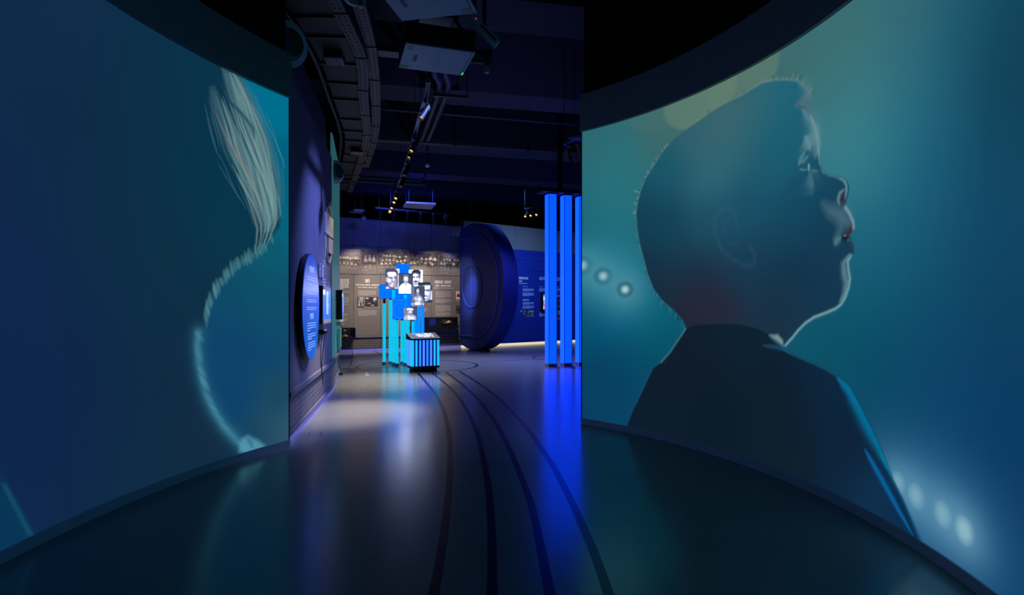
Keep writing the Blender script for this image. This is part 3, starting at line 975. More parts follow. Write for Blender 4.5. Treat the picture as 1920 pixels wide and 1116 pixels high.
for L in ([(572, 140), (610, 185), (650, 235), (690, 320), (710, 420), (712, 520), (708, 640), (692, 800), (670, 950), (640, 1116)],
          [(633, 138), (690, 185), (745, 240), (790, 310), (830, 400), (855, 500), (878, 620), (890, 750), (897, 900), (898, 1116)],
          [(695, 137), (760, 185), (830, 250), (890, 325), (945, 415), (990, 510), (1030, 610), (1070, 720), (1100, 850), (1130, 1000), (1153, 1116)],
          [(752, 130), (830, 180), (900, 230), (965, 290), (1040, 370), (1100, 450), (1160, 540), (1230, 670), (1290, 800), (1350, 940), (1412, 1116)]):
    P = [fl(540 + a * .4264, 640 + b * .4264) for a, b in L]
    P.append((2 * P[-1][0] - P[-2][0], 2 * P[-1][1] - P[-2][1]))
    strip(P, .056, 'floor_line_navy')
A = np.linspace(0, 2 * np.pi, 96, endpoint=False)
strip(np.c_[-2.386 + 1.5 * np.cos(A), 14.62 + 1.5 * np.sin(A)], .056, 'floor_line_navy', closed=True)
strip(np.c_[1.56 + .95 * np.cos(A), 16.9 + .95 * np.sin(A)], .05, 'floor_line_navy', closed=True)
strip([fl(896, 680), fl(940, 677), fl(985, 674.5), fl(1020, 673)], .03, 'floor_line_navy')
strip([fl(701, 658), fl(708, 661.5), fl(714, 664)], .05, 'floor_line_navy')
strip([fl(714, 663), fl(735, 666), fl(752, 669.5)], .03, 'floor_line_navy')
strip([fl(640, 720), fl(700, 716), fl(760, 713)], .022, 'floor_faint')
b = [fl(*q) for q in ((684, 698), (690, 698), (692, 705), (686, 705))]
MB().add([(x, y, .001) for x, y in b], [(0, 1, 2, 3)]).build('floor_patch', 'floor_faint', floor)
b = [fl(*q) for q in ((582, 810), (604, 810), (600, 817), (577, 817))]
for i in range(4):
    strip([b[i], ((b[i][0] + b[(i + 1) % 4][0]) / 2, (b[i][1] + b[(i + 1) % 4][1]) / 2), b[(i + 1) % 4]], .006, 'black_paint', 'floor_box_seam')
c = fl(600, 812)
MB().box((c[0], c[1], .001), (.03, .02, .002)).build('floor_box_latch', 'black_metal', floor)


# ------------------------------------------------------------------ printing on the walls
def lines(W, r, n, material, parent, fill=.52, off=.003, last=.6, seed=0, name='printed_text', words=True):
    """A block of small printed text: n lines of word-length strokes between photo corners r."""
    u0, z1 = W.px(r[0], r[1])
    u1, z0 = W.px(r[2], r[3])
    h = (z1 - z0) / n
    q = random.Random(seed + int(r[0] * 7 + r[1]))
    m = MB()
    for i in range(n):
        zt = z1 - i * h
        u, ue = u0, u0 + (u1 - u0) * (last if i == n - 1 and n > 2 else 1)
        while u < ue - .01:
            wl_ = min(q.uniform(.03, .13) if words else q.uniform(.2, .5), ue - u)
            a, b = W.pt(u, 0, off), W.pt(u + wl_, 0, off)
            m.add([(a[0], a[1], zt - h * fill), (b[0], b[1], zt - h * fill), (b[0], b[1], zt), (a[0], a[1], zt)], [(0, 1, 2, 3)])
            u += wl_ + .014
    o = m.build(name, material, parent)
    o['kind'] = 'stuff'
    return o


def headline(W, r, nchar, material, parent, off=.003, seed=0, name='printed_headline', spaces=()):
    """A condensed capital headline: letterforms of stems and bars, one block per letter."""
    u0, z1 = W.px(r[0], r[1])
    u1, z0 = W.px(r[2], r[3])
    cw = (u1 - u0) / nchar
    H = z1 - z0
    q = random.Random(seed + 5)
    m = MB()

    def rect(a, b, c, d):
        p, s_ = W.pt(a, 0, off), W.pt(b, 0, off)
        m.add([(p[0], p[1], c), (s_[0], s_[1], c), (s_[0], s_[1], d), (p[0], p[1], d)], [(0, 1, 2, 3)])

    for i in range(nchar):
        if i in spaces:
            continue
        a, b = u0 + cw * (i + .08), u0 + cw * (i + .92)
        st = (b - a) * .34
        rect(a, a + st, z0, z1)
        k = q.random()
        if k > .15:
            rect(b - st, b, z0, z1)
        for f in ((.0, .86), (.43, .86), (.43,), (.86,), (.0, .43, .86))[q.randrange(5)]:
            rect(a + st, b - (st if k > .15 else 0), z0 + H * f, z0 + H * (f + .14))
    o = m.build(name, material, parent)
    o['kind'] = 'stuff'
    return o


def rect_uz(W, r):
    u0, z1 = W.px(r[0], r[1])
    u1, z0 = W.px(r[2], r[3])
    return u0, u1, z0, z1


# ------------------------------------------------------------------ painted photographs
def team(rows, seed, tone=(255, 238, 214), sky=.5, white=.7):
    """An old group photograph: rows of figures with light shirts in front of trees or a fence."""
    tn = np.array(tone) / 255.0

    def g(v):
        return tuple(np.clip(np.array((v, v, v)) * tn, 0, 255))

    def f(p):
        q = random.Random(seed)
        rr = np.random.default_rng(seed)
        p.C[:] = lin(g(74))
        for i in range(70):
            x, y = q.random(), q.uniform(.45, 1)
            p.blob(x, y, q.uniform(.02, .08), q.uniform(.03, .12), g(q.choice([30, 48, 84, 120])), .6, .5)
        if sky > 0:
            p.blob(.62, 1.08, .42, .36 * sky * 2, g(196), .85, .35)
        p.blob(.5, -.1, 1.2, .30, g(140), .8, .3)
        for y, n, s, x0, x1 in rows:
            for i in range(n):
                x = x0 + (x1 - x0) * (i + .5) / n + q.uniform(-.012, .012)
                yy = y + q.uniform(-.03, .03)
                sh = g(q.choice([184, 210, 232])) if q.random() < white else g(48)
                for d_ in (-1, 1):
                    p.blob(x + d_ * s * .24, yy - s * 3.3, s * .16, s * 1.1, g(q.choice([150, 176, 60])), .85, .3)
                p.blob(x, yy - s * 2.0, s * .5, s * .75, g(30), .9, .25)
                p.blob(x, yy - s * .85, s * .5, s * .95, sh, .95, .2)
                for d_ in (-1, 1):
                    p.blob(x + d_ * s * .58, yy - s * .95, s * .14, s * .7, sh, .8, .3, d_ * .35)
                p.blob(x, yy + s * .50, s * .26, s * .42, g(q.choice([150, 170, 188])), .95, .2)
                p.blob(x, yy + s * .85, s * .28, s * .2, g(28), .9, .25)
        p.C *= .9 * np.clip(1 + .2 * rr.standard_normal(len(p.C)), .5, 1.5)[:, None]
    return f


def portrait(kind):
    """The face photographs of the display panels."""
    def f(p):
        B = lambda *a, **k: p.blob(*a, **k)
        if kind == 'smiling':
            p.C[:] = lin((66, 86, 140)); B(.95, .85, .22, .9, (226, 228, 240), .9, .2)
            B(.46, -.02, .62, .16, (218, 214, 226), 1, .2); B(.45, .16, .26, .2, (150, 120, 120), 1, .2)
            B(.08, .45, .09, .13, (208, 200, 206), 1, .15)
            B(.5, .74, .42, .22, (66, 50, 66), 1, .12); B(.5, .47, .38, .40, (196, 186, 196), 1, .08)
            B(.42, .76, .32, .09, (240, 236, 240), 1, .2); B(.82, .42, .09, .34, (150, 122, 130), .8, .5); B(.5, .9, .34, .07, (96, 76, 90), .9, .4)
            B(.36, .56, .14, .035, (60, 46, 60), .9, .4); B(.68, .58, .12, .035, (60, 46, 60), .9, .4)
            B(.37, .52, .09, .03, (92, 70, 84), .9, .4); B(.68, .53, .08, .03, (92, 70, 84), .9, .4)
            B(.56, .44, .035, .11, (176, 150, 158), .8, .5); B(.55, .35, .08, .025, (140, 104, 112), .9, .4)
            B(.5, .25, .17, .035, (96, 60, 68), .9, .3); B(.5, .262, .12, .016, (246, 242, 244), .9, .3); B(.5, .13, .16, .04, (168, 138, 144), .7, .5)
        elif kind == 'white_shirt':
            p.C[:] = lin((64, 70, 90))
            for i in range(9):
                B((i * .37) % 1, .52 + (i * .23) % .46, .05, .16, (110, 116, 134), .5, .5)
            B(.5, .12, .54, .40, (240, 246, 255), 1, .06); B(.5, .5, .11, .12, (206, 204, 214), 1, .15); B(.5, .42, .1, .1, (214, 212, 222), .8, .4)
            B(.5, .71, .19, .18, (196, 194, 206), 1, .08); B(.5, .86, .2, .07, (150, 130, 128), .9, .3)
            for x in (.42, .58):
                B(x, .735, .05, .018, (74, 70, 84), .9, .4)
            B(.5, .68, .02, .045, (176, 172, 184), .7, .5); B(.5, .615, .07, .014, (118, 96, 106), .9, .4)
            for x, y in ((.2, .1), (.42, .2), (.56, .2), (.82, .08), (.2, .3), (.5, .34)):
                B(x, y, .02, .015, (120, 124, 142), .6, .5)
        elif kind == 'moustache':
            p.C[:] = lin((232, 240, 250)); B(.5, .06, .6, .22, (40, 44, 60), 1, .12); B(.5, .2, .16, .12, (236, 240, 250), 1, .2)
            B(.5, .58, .3, .36, (198, 202, 216), 1, .08); B(.54, .88, .34, .14, (36, 38, 50), 1, .12); B(.8, .72, .07, .16, (40, 42, 56), 1, .2)
            B(.72, .5, .1, .24, (176, 180, 196), .6, .5)
            for x in (.38, .62):
                B(x, .66, .1, .022, (30, 30, 42), .95, .3); B(x, .62, .07, .025, (60, 60, 76), .9, .4)
            B(.5, .54, .03, .08, (170, 174, 190), .7, .5); B(.5, .44, .13, .03, (28, 26, 36), 1, .3); B(.5, .39, .08, .016, (130, 104, 112), .8, .4)
        elif kind == 'frown':
            p.C[:] = lin((214, 222, 240)); B(.5, .0, .7, .16, (36, 40, 58), 1, .15); B(.5, .5, .42, .46, (196, 202, 220), 1, .06)
            B(.35, .95, .62, .13, (34, 38, 56), 1, .15); B(.93, .74, .08, .2, (44, 48, 66), 1, .2); B(.16, .5, .2, .4, (44, 50, 70), .7, .4)
            for x in (.38, .7):
                B(x, .6, .14, .045, (40, 44, 66), .95, .4); B(x, .55, .08, .03, (70, 74, 98), .9, .4)
            B(.52, .46, .04, .12, (160, 166, 190), .7, .5); B(.5, .3, .16, .03, (60, 54, 74), .95, .3); B(.52, .2, .18, .04, (150, 156, 182), .6, .5); B(.86, .4, .08, .3, (150, 158, 186), .6, .5)
        elif kind == 'bare_chest':
            p.C[:] = lin((92, 98, 122)); B(.9, .7, .3, .5, (60, 64, 86), .8, .5); B(.1, .75, .2, .3, (130, 136, 158), .7, .5)
            B(.5, .2, .44, .34, (150, 154, 176), 1, .12); B(.5, .1, .5, .12, (210, 214, 228), 1, .2); B(.6, .3, .2, .22, (206, 210, 226), .9, .4); B(.3, .35, .12, .12, (196, 200, 218), .8, .4)
            B(.5, .58, .1, .1, (150, 152, 172), 1, .2); B(.5, .78, .22, .2, (36, 38, 50), 1, .15); B(.5, .74, .13, .17, (176, 178, 196), 1, .15)
            for x in (.45, .56):
                B(x, .77, .035, .02, (40, 42, 56), .9, .4)
            B(.5, .66, .06, .014, (70, 66, 82), .9, .4); B(.2, .18, .1, .14, (60, 62, 82), .7, .5); B(.78, .12, .1, .14, (70, 74, 96), .7, .5); B(.48, .05, .34, .03, (52, 54, 74), .8, .4)
        elif kind == 'cap':
            p.C[:] = lin((70, 80, 128)); B(.2, .7, .25, .4, (150, 158, 190), .7, .5); B(.5, .12, .46, .34, (198, 202, 222), 1, .12)
            B(.5, .64, .2, .2, (182, 182, 200), 1, .1); B(.5, .82, .25, .13, (216, 220, 236), 1, .12); B(.44, .74, .3, .035, (60, 62, 84), .9, .3)
            for x in (.44, .57):
                B(x, .66, .04, .02, (60, 58, 76), .9, .4)
            B(.5, .55, .06, .015, (110, 94, 110), .9, .4); B(.3, .2, .05, .2, (120, 126, 156), .7, .5); B(.62, .24, .04, .2, (120, 126, 156), .7, .5); B(.5, .42, .08, .06, (90, 92, 116), .8, .4)
        if kind in HI:
            for x, y, rx, ry, c in HI[kind]:
                B(x, y, rx, ry, (c, c + 3, 255), .9, .6)
        p.C = p.C * .92 + np.array((.035, .042, .06))
        s = p.C.mean(axis=1)
        p.C *= (np.clip(s, .02, 1) ** .22)[:, None]
        s = p.C.mean(axis=1)
        k = np.clip((s - .60) / .36, 0, 1)
        k = k * k * (3 - 2 * k)
        p.C *= (1 + 11.0 * k)[:, None] * np.array((.92, .96, 1.12))
    return f


# lit foreheads, cheeks and noses: x, y, rx, ry, grey
HI = {'smiling': [(.46, .70, .26, .11, 236), (.26, .42, .12, .10, 226), (.58, .47, .05, .10, 232), (.44, .16, .12, .05, 224)],
      'white_shirt': [(.5, .77, .12, .06, 236), (.44, .68, .05, .05, 228), (.57, .68, .05, .05, 228)],
      'moustache': [(.47, .76, .2, .07, 240), (.36, .54, .1, .07, 232), (.64, .54, .1, .07, 232), (.5, .58, .03, .08, 238)],
      'frown': [(.56, .76, .26, .09, 240), (.66, .46, .14, .09, 236), (.5, .48, .05, .09, 238), (.52, .24, .12, .04, 230)],
      'bare_chest': [(.62, .36, .09, .07, 218), (.36, .38, .05, .04, 214), (.5, .78, .07, .04, 224), (.5, .12, .3, .05, 226)],
      'cap': [(.5, .83, .16, .06, 234), (.52, .64, .1, .07, 224), (.42, .2, .12, .14, 228), (.66, .16, .1, .1, 226)]}


def blobs(seed, cols):
    def f(p):
        q = random.Random(seed)
        p.C[:] = lin(cols[0])
        for i in range(26):
            p.blob(q.random(), q.random(), q.uniform(.04, .22), q.uniform(.04, .2), q.choice(cols[1:]), .9, .25)
    return f


# ------------------------------------------------------------------ photo wall: five mounted photographs and smaller ones
SEP = (255, 232, 204)
NEU = (250, 246, 240)
for r, strip_y, pf, lab in (((628, 466.3, 675, 505.6), 513.7, team([(.62, 9, .075, .04, .98), (.3, 5, .05, .1, .9)], 1, SEP, .7, .95), 'wide sepia team photograph at the left end of the photo wall'),
                            ((677.3, 468, 705.6, 505), 514.5, team([(.62, 3, .15, .16, .94)], 2, SEP, 0, 1), 'narrow old photograph of three players in white shirts'),
                            ((708, 469, 764, 505.5), 515, team([(.72, 9, .055, .04, .98), (.5, 7, .06, .1, .95), (.33, 6, .065, .05, .9)], 3, (255, 240, 204), 0, .8), 'sepia photograph of a crowded team, above the moustached portrait'),
                            ((765.6, 471.5, 820.6, 508.7), 516, team([(.66, 6, .06, .06, .96), (.42, 8, .06, .02, .98), (.72, 2, .09, .66, .98)], 4, (255, 236, 216), .2, .75), 'old team photograph with tall standing men on its right side'),
                            ((822.5, 473.8, 860.6, 509.8), 517, team([(.7, 6, .07, .2, .98), (.45, 6, .08, .05, .95)], 5, NEU, .6, .7), 'grey photograph of a seated group at the right end of the photo wall')):
    u0, u1, z0, z1 = rect_uz(BK, r)
    z1 = BK.px((r[0] + r[2]) / 2, r[1] + .6)[1]
    zs = BK.px((r[0] + r[2]) / 2, strip_y)[1]
    t = thing('wall_photograph', BK.pt((u0 + u1) / 2, zs, 0), lab, 'photograph', 'large photographs on the photo wall')
    MB().slab(BK, u0 - .02, u1 + .02, zs, z1 + .02, .001, .022).build('mount_board', 'wall_grey', t)
    picture('photo_print', BK, u0, u1, z0, z1, .0235, int(90 * (u1 - u0) / .9) + 20, 70, pf, 'printed_picture', t)
    lines(BK, (r[0] + 1, r[3] + 1.6, r[0] + (r[2] - r[0]) * .45, r[3] + 3.2), 1, 'print_grey', t, off=.0235, name='caption')

for r, pf, lab, mt in (((670, 557, 682.2, 576.6), team([(.7, 3, .14, .1, .9), (.4, 3, .16, .1, .9)], 8, NEU, .5, .8), 'small upright photograph left of the small landscape one, under the left text column', 0),
                       ((684.8, 557, 708.4, 574), blobs(9, [(34, 32, 36), (34, 32, 36), (210, 204, 186), (60, 56, 58), (190, 184, 168), (40, 38, 44)]), 'small landscape photograph under the left text column, right of the upright one', 0),
                       ((854.9, 546.5, 865, 561.5), None, 'small cream certificate with a red square beside the blue disc', 1),
                       ((855.2, 573, 865, 587.5), team([(.75, 1, .3, .2, .85)], 10, NEU, 0, 0), 'small dark portrait photograph below the cream certificate', 0)):
    u0, u1, z0, z1 = rect_uz(BK, r)
    t = thing('wall_photograph', BK.pt((u0 + u1) / 2, z0, 0), lab, 'photograph')
    MB().slab(BK, u0, u1, z0, z1, .001, .016).build('mount_board', 'paper' if mt else 'black_plastic', t)
    if mt:
        w_, h_ = u1 - u0, z1 - z0
        MB().slab(BK, u0 + w_ * .12, u1 - w_ * .12, z0 + h_ * .28, z0 + h_ * .68, .016, .019).build('red_square', 'red_cloth', t)
        lines(BK, (r[0] + 2, r[1] + 1.5, r[2] - 2, r[1] + 4), 2, 'label_grey', t, off=.0175, name='caption')
    else:
        picture('photo_print', BK, u0 + .008, u1 - .008, z0 + .008, z1 - .008, .0175, 40, 40, pf, 'printed_picture', t)

headline(BK, (684.8, 523.6, 692.8, 530.2), 4, 'print_white', wb, seed=1)
headline(BK, (667, 532.8, 712, 536), 20, 'print_white', wb, seed=2, spaces=(7, 12))
headline(BK, (670.5, 538, 707, 540.3), 22, 'print_white', wb, seed=3, spaces=(4, 11, 17))
for r, n, mt_ in (((672, 545, 705.5, 555), 7, 'print_grey'), ((672, 582, 706, 592.8), 8, 'print_grey'), ((670, 577.5, 679, 580.5), 2, 'print_grey'), ((684.8, 575.2, 708, 576.4), 1, 'print_grey'),
                  ((632, 523, 654.5, 543), 9, 'print_white'), ((640, 546.3, 656, 549.6), 3, 'print_grey'), ((640, 557, 654, 570), 9, 'print_grey'), ((643, 571, 654, 573), 1, 'print_grey'), ((640, 579.5, 646, 584), 3, 'print_grey'),
                  ((640, 588, 652, 594.5), 4, 'print_grey'), ((645, 597, 652, 603), 4, 'print_grey'), ((637, 607, 647, 612), 3, 'print_grey'),
                  ((816.5, 546.2, 845.5, 559), 9, 'print_grey'), ((816.5, 561, 845.5, 568.5), 6, 'print_grey'), ((816.5, 573, 845.5, 585), 9, 'print_grey'), ((816.5, 586.5, 845.5, 592.5), 5, 'print_grey'),
                  ((855, 563, 864, 566), 2, 'print_grey'), ((855, 589.5, 864, 592), 2, 'print_grey'), ((854, 596, 864, 604), 4, 'print_grey'), ((795, 578, 801, 585), 4, 'print_grey')):
    lines(BK, r, n, mt_, wb)
headline(BK, (815, 526, 846.5, 532.2), 14, 'print_white', wb, seed=4, spaces=(7,))
headline(BK, (816.5, 534.2, 845.3, 537.8), 12, 'print_white', wb, seed=6, spaces=(3,))
headline(BK, (812.8, 539.5, 849.4, 541.3), 24, 'print_white', wb, seed=7, spaces=(6, 9))
u0, u1, z0, z1 = rect_uz(BK, (636, 598, 644, 603.5))
MB().slab(BK, u0, u1, z0, z1, .001, .004).build('printed_square', 'print_white', wb)


# ------------------------------------------------------------------ showcases under the photo wall
def showcase(r, lab):
    u0, u1, z0, z1 = rect_uz(BK, r)
    t = thing('display_case', BK.pt((u0 + u1) / 2, z0, 0), lab, 'display case')
    D = .34
    MB().slab(BK, u0 - .03, u1 + .03, z0, z0 + .07, .0, D + .03).build('base_tray', 'black_metal', t)
    MB().slab(BK, u0, u1, z0 + .07, z1, .002, .012).build('back_panel', 'black_plastic', t)
    m = MB()
    for a, b, c, d, e, f in ((u0, u1, z1 - .025, z1, D - .025, D), (u0, u1, z1 - .025, z1, .0, .025), (u1 - .025, u1, z0 + .07, z1, D - .025, D), (u0, u0 + .025, z0 + .07, z1, D - .025, D), (u1 - .025, u1, z1 - .025, z1, 0, D), (u0, u0 + .025, z1 - .025, z1, 0, D)):
        m.slab(BK, a, b, c, d, e, f)
    m.build('frame', 'black_metal', t)
    MB().slab(BK, u0 + .025, u1 - .025, z0 + .07, z1 - .025, D - .012, D - .006).build('glass_pane', 'clear_glass', t)
    MB().slab(BK, u1 - .012, u1 - .006, z0 + .07, z1 - .025, .03, D - .03).build('glass_pane', 'clear_glass', t)
    spot(BK.pt(u1 - .3, z1 - .035, D - .06), BK.pt(u1 - .32, z0 + .07, .15), 2.2, WARM, 120, .8, .01)
    return t, u0, u1, z0 + .07, z1


t, u0, u1, z0, z1 = showcase((622, 615, 661.5, 635.5), 'small glass display case at the left, below the wall text')
m = MB().slab(BK, u1 - .2, u1 - .12, z0, z1 - .06, .10, .18)
m.slab(BK, u1 - .36, u1 - .12, z1 - .12, z1 - .05, .10, .18)
o = m.build('object_stand', 'black_metal', bevel=.008, loc=BK.pt(u1 - .16, z0, .14)); tag(o, 'black angled stand inside the left display case', 'stand')
c = BK.px(645, 632)[0]
m = MB()
pc = BK.pt(c, 0, .2)
m.lathe([(.02, z0), (.11, z0 + .012), (.13, z0 + .03), (.09, z0 + .05), (.03, z0 + .075), (.015, z0 + .12)], (pc[0], pc[1], 0), 14)
o = m.build('gold_medal_dish', 'brass', loc=(pc[0], pc[1], z0), smooth=True); tag(o, 'shiny brass relic lying in the left display case', 'relic')

t, u0, u1, z0, z1 = showcase((770, 595.5, 851, 613.6), 'long low glass display case beside the blue disc')
ua, ub = BK.px(803, 600)[0], BK.px(816, 600)[0]
o = MB().slab(BK, ua, ub, z0, z1 - .05, .02, .05).build('blue_card', 'board_blue', loc=BK.pt(ua, z0, .03)); tag(o, 'blue backing card standing inside the long display case', 'card')
uc = BK.px(834, 605)[0]
p0 = Vector(BK.pt(uc, 0, .18)); dv = Vector((BK.d[0], BK.d[1], 0)); nv = Vector((BK.n[0], BK.n[1], 0))
t = thing('football_boot', (p0.x, p0.y, z0), 'old brown leather football boot in the long display case', 'boot')
m = MB()
rings = [(-.15, .05, .13), (-.10, .06, .16), (-.04, .06, .15), (.03, .055, .10), (.10, .055, .075), (.16, .045, .055), (.195, .02, .03)]
V, F = [], []
for x, wd, h in rings:
    for k in range(10):
        a = 2 * math.pi * k / 10
        V.append(p0 + dv * x * -1.0 + nv * (wd * math.cos(a)) + Vector((0, 0, z0 + .02 + max(0, h / 2 + h / 2 * math.sin(a)))))
for i in range(len(rings) - 1):
    for k in range(10):
        F.append((i * 10 + k, i * 10 + (k + 1) % 10, i * 10 + 10 + (k + 1) % 10, i * 10 + 10 + k))
F += [tuple(range(10)), tuple(range(60, 70))]
m.add(V, F).build('upper', 'leather_brown', t, smooth=True)
MB().box(p0 + Vector((0, 0, z0 + .011)) - dv * .02, (.34, .10, .022), BK.ang()).build('sole', 'black_plastic', t, bevel=.004)
for k in range(4):
    MB().tube([p0 + dv * (.02 - .03 * k) + nv * .03 + Vector((0, 0, z0 + .15 - .018 * k)), p0 + dv * (.02 - .03 * k) - nv * .03 + Vector((0, 0, z0 + .15 - .018 * k))], .005, 5).build('lace', 'paper', t)
for k, (px_, mt_, lb) in enumerate(((786.5, 'brass', 'gold cup behind the right light post in the long display case'), (826, 'leather_brown', 'small brown leather relic left of the old boot'))):
    pc = BK.pt(BK.px(px_, 600)[0], 0, .16)
    s_ = 1.3 if k == 0 else .7
    m = MB().lathe([(.06 * s_, z0), (.06 * s_, z0 + .02), (.02 * s_, z0 + .04), (.02 * s_, z0 + .07 * s_), (.06 * s_, z0 + .10 * s_), (.075 * s_, z0 + .17 * s_), (.07 * s_, z0 + .17 * s_), (.03 * s_, z0 + .10 * s_)], (pc[0], pc[1], 0), 14)
    tag(m.build('trophy_cup', mt_, loc=(pc[0], pc[1], z0), smooth=True), lb, 'relic')

# ------------------------------------------------------------------ the blue board on the right back wall
ub0, ub1 = BR.u_at(925), BR.u_at(1075.5)
zb1 = BR.px(1000, 471)[1]
t = thing('exhibit_board', BR.pt((ub0 + ub1) / 2, .1, 0), 'large dark blue exhibit board behind the light columns', 'exhibit board')
jj = [ub0] + [BR.u_at(x) for x in (966, 1007, 1047)] + [ub1]
for i in range(4):
    MB().slab(BR, jj[i] + .004, jj[i + 1] - .004, .10, zb1, .0, .10).build('board_panel', 'board_blue', t)
zz = BR.px(1000, 487)[1]
MB().slab(BR, ub0, ub1 - .1, zz, zz + .035, .10, .125).build('raised_line', 'disc_line', t)
uc, zc = BR.px(1006, 487)
rc = (zc - BR.px(1006, 508)[1])
Pm = [BR.pt(uc + rc * math.cos(a), zc + rc * math.sin(a), .115) for a in np.linspace(math.pi, 2 * math.pi, 24)]
MB().tube(Pm, .022, 6).build('raised_arc', 'disc_line', t)
BB = Flat(BR.pt(0, 0, .10)[:2], BR.pt(BR.len, 0, .10)[:2])
headline(BB, (972.5, 519.2, 990.3, 524.4), 8, 'print_white', t, seed=11)
headline(BB, (973, 525.8, 979, 529), 3, 'print_blue_white', t, seed=12)
headline(BB, (973, 530.8, 988.5, 532.6), 11, 'print_white', t, seed=13)
for r, n in (((980, 537, 990, 539), 1), ((980, 541.2, 1001, 547.2), 5), ((980, 549, 1001, 556), 6), ((980, 561, 992, 565.3), 2), ((980, 567, 1001, 572), 4), ((980, 573.5, 1001, 579.5), 5), ((975.5, 582, 979.5, 586), 3), ((987, 592.6, 1001, 594), 1),
             ((1011, 519.5, 1022, 526), 5), ((1011, 537.3, 1018, 539.2), 1), ((1011, 541, 1022, 547), 5), ((1011, 587, 1021, 594), 5), ((1043, 520, 1051, 528), 5), ((1043, 537.5, 1048, 539.4), 1), ((1043, 541, 1051, 547), 4), ((1043, 549.5, 1047, 551), 1), ((1043, 553, 1051, 557.5), 4), ((1043, 598, 1050, 600), 1)):
    lines(BB, r, n, 'print_blue_white', t)
for r, pf, lab in (((980.2, 582, 986.4, 592), team([(.7, 2, .2, .1, .9)], 21, NEU, .3, .5), 'tiny narrow photograph at the foot of the blue board text'),
                   ((987.2, 582, 1001, 592), team([(.7, 4, .1, .1, .9), (.4, 4, .12, .1, .9)], 22, NEU, .6, .6), 'tiny landscape photograph at the foot of the blue board text'),
                   ((1043, 561.5, 1052, 577.2), team([(.7, 3, .13, .1, .9)], 23, (255, 214, 150), .2, .4), 'brown group photograph seen between the light columns'),
                   ((1043, 582, 1052, 597.5), team([(.5, 4, .12, .1, .9)], 24, (255, 226, 170), .9, .2), 'pale group photograph below the brown one between the light columns')):
    u0, u1, z0, z1 = rect_uz(BB, r)
    q = thing('wall_photograph', BB.pt((u0 + u1) / 2, z0, 0), lab, 'photograph')
    MB().slab(BB, u0, u1, z0, z1, .001, .014).build('mount_board', 'black_plastic', q)
    picture('photo_print', BB, u0 + .01, u1 - .01, z0 + .01, z1 - .01, .0155, 40, 34, pf, 'printed_picture', q)
u0, u1, z0, z1 = rect_uz(BB, (1013.2, 549.5, 1030, 583))
q = thing('framed_poster', BB.pt((u0 + u1) / 2, z0, 0), 'bright framed poster in a deep black frame behind the first light column', 'poster')
MB().slab(BB, u0, u1, z0, z1, .001, .10).build('frame', 'black_plastic', q)
picture('glowing_poster', BB, u0 + .07, u1 - .05, z0 + .06, z1 - .06, .102, 40, 60, blobs(31, [(40, 140, 200), (220, 60, 50), (236, 220, 170), (120, 170, 70), (60, 140, 210), (230, 120, 60)]), 'display_picture', q)  # poster glows by itself through the display material

# ------------------------------------------------------------------ the big pitch-marked disc between the back walls
ctr = Vector((-1.385, 19.9, 2.19))
nn = Vector((-.855, -.519, 0)).normalized()
tt = Vector((.519, -.855, 0)).normalized()
RD, TD = 2.18, .53
t = thing('giant_disc', (ctr.x, ctr.y, 0), 'giant dark blue disc with pitch markings, standing edgewise by the photo wall', 'disc')
Rm = Matrix((tt, Vector((0, 0, 1)), nn)).transposed()
dp = lambda x, y, o=.012: ctr + tt * x + Vector((0, 0, y)) + nn * o
CUT = -.95                                          # the disc is cut off straight where it meets the photo wall
ac = math.acos(CUT / RD)
rim = [dp(RD * math.cos(a), RD * math.sin(a), 0) for a in np.linspace(-ac, ac, 110)]
MB().prism(rim, -nn * TD).build('disc_body', 'disc_blue', t, smooth=True, bevel=0)


def ring(r, w_, name, n=72):
    MB().tube([dp(r * math.cos(a), r * math.sin(a), .004) for a in np.linspace(0, 2 * math.pi, n)], w_, 6, cap=False).build(name, 'disc_line', t, smooth=True)


ring(.735, .028, 'centre_circle')
y_ = 1.72
MB().box(dp(0, 0, .006), (.05, .03, 2 * y_), math.atan2(tt.y, tt.x)).build('halfway_line', 'disc_line', t)
out = [dp(CUT + .02, y_, .004)] + [dp(1.84 * math.cos(a), max(-y_, min(y_, 1.84 * math.sin(a))), .004) for a in np.linspace(1.2, -1.2, 40)] + [dp(CUT + .02, -y_, .004)]
MB().tube(out, .034, 6).build('outer_line', 'disc_line', t, smooth=True)
MB().box((ctr.x + .25, ctr.y - .1, .012), (.7, .3, .024), math.atan2(nn.y, nn.x)).build('foot', 'black_metal', t)


# ------------------------------------------------------------------ exhibits on the curved blue wall
def tangent(u, w_=.01):
    """Flat frame touching WB at u, its u measured from that point."""
    p = np.array(WB.pt(u, 0, 0)[:2])
    a = WB.ang(u)
    d = np.array([math.cos(a), math.sin(a)])
    return Flat(p - d * 5, p + d * 5)


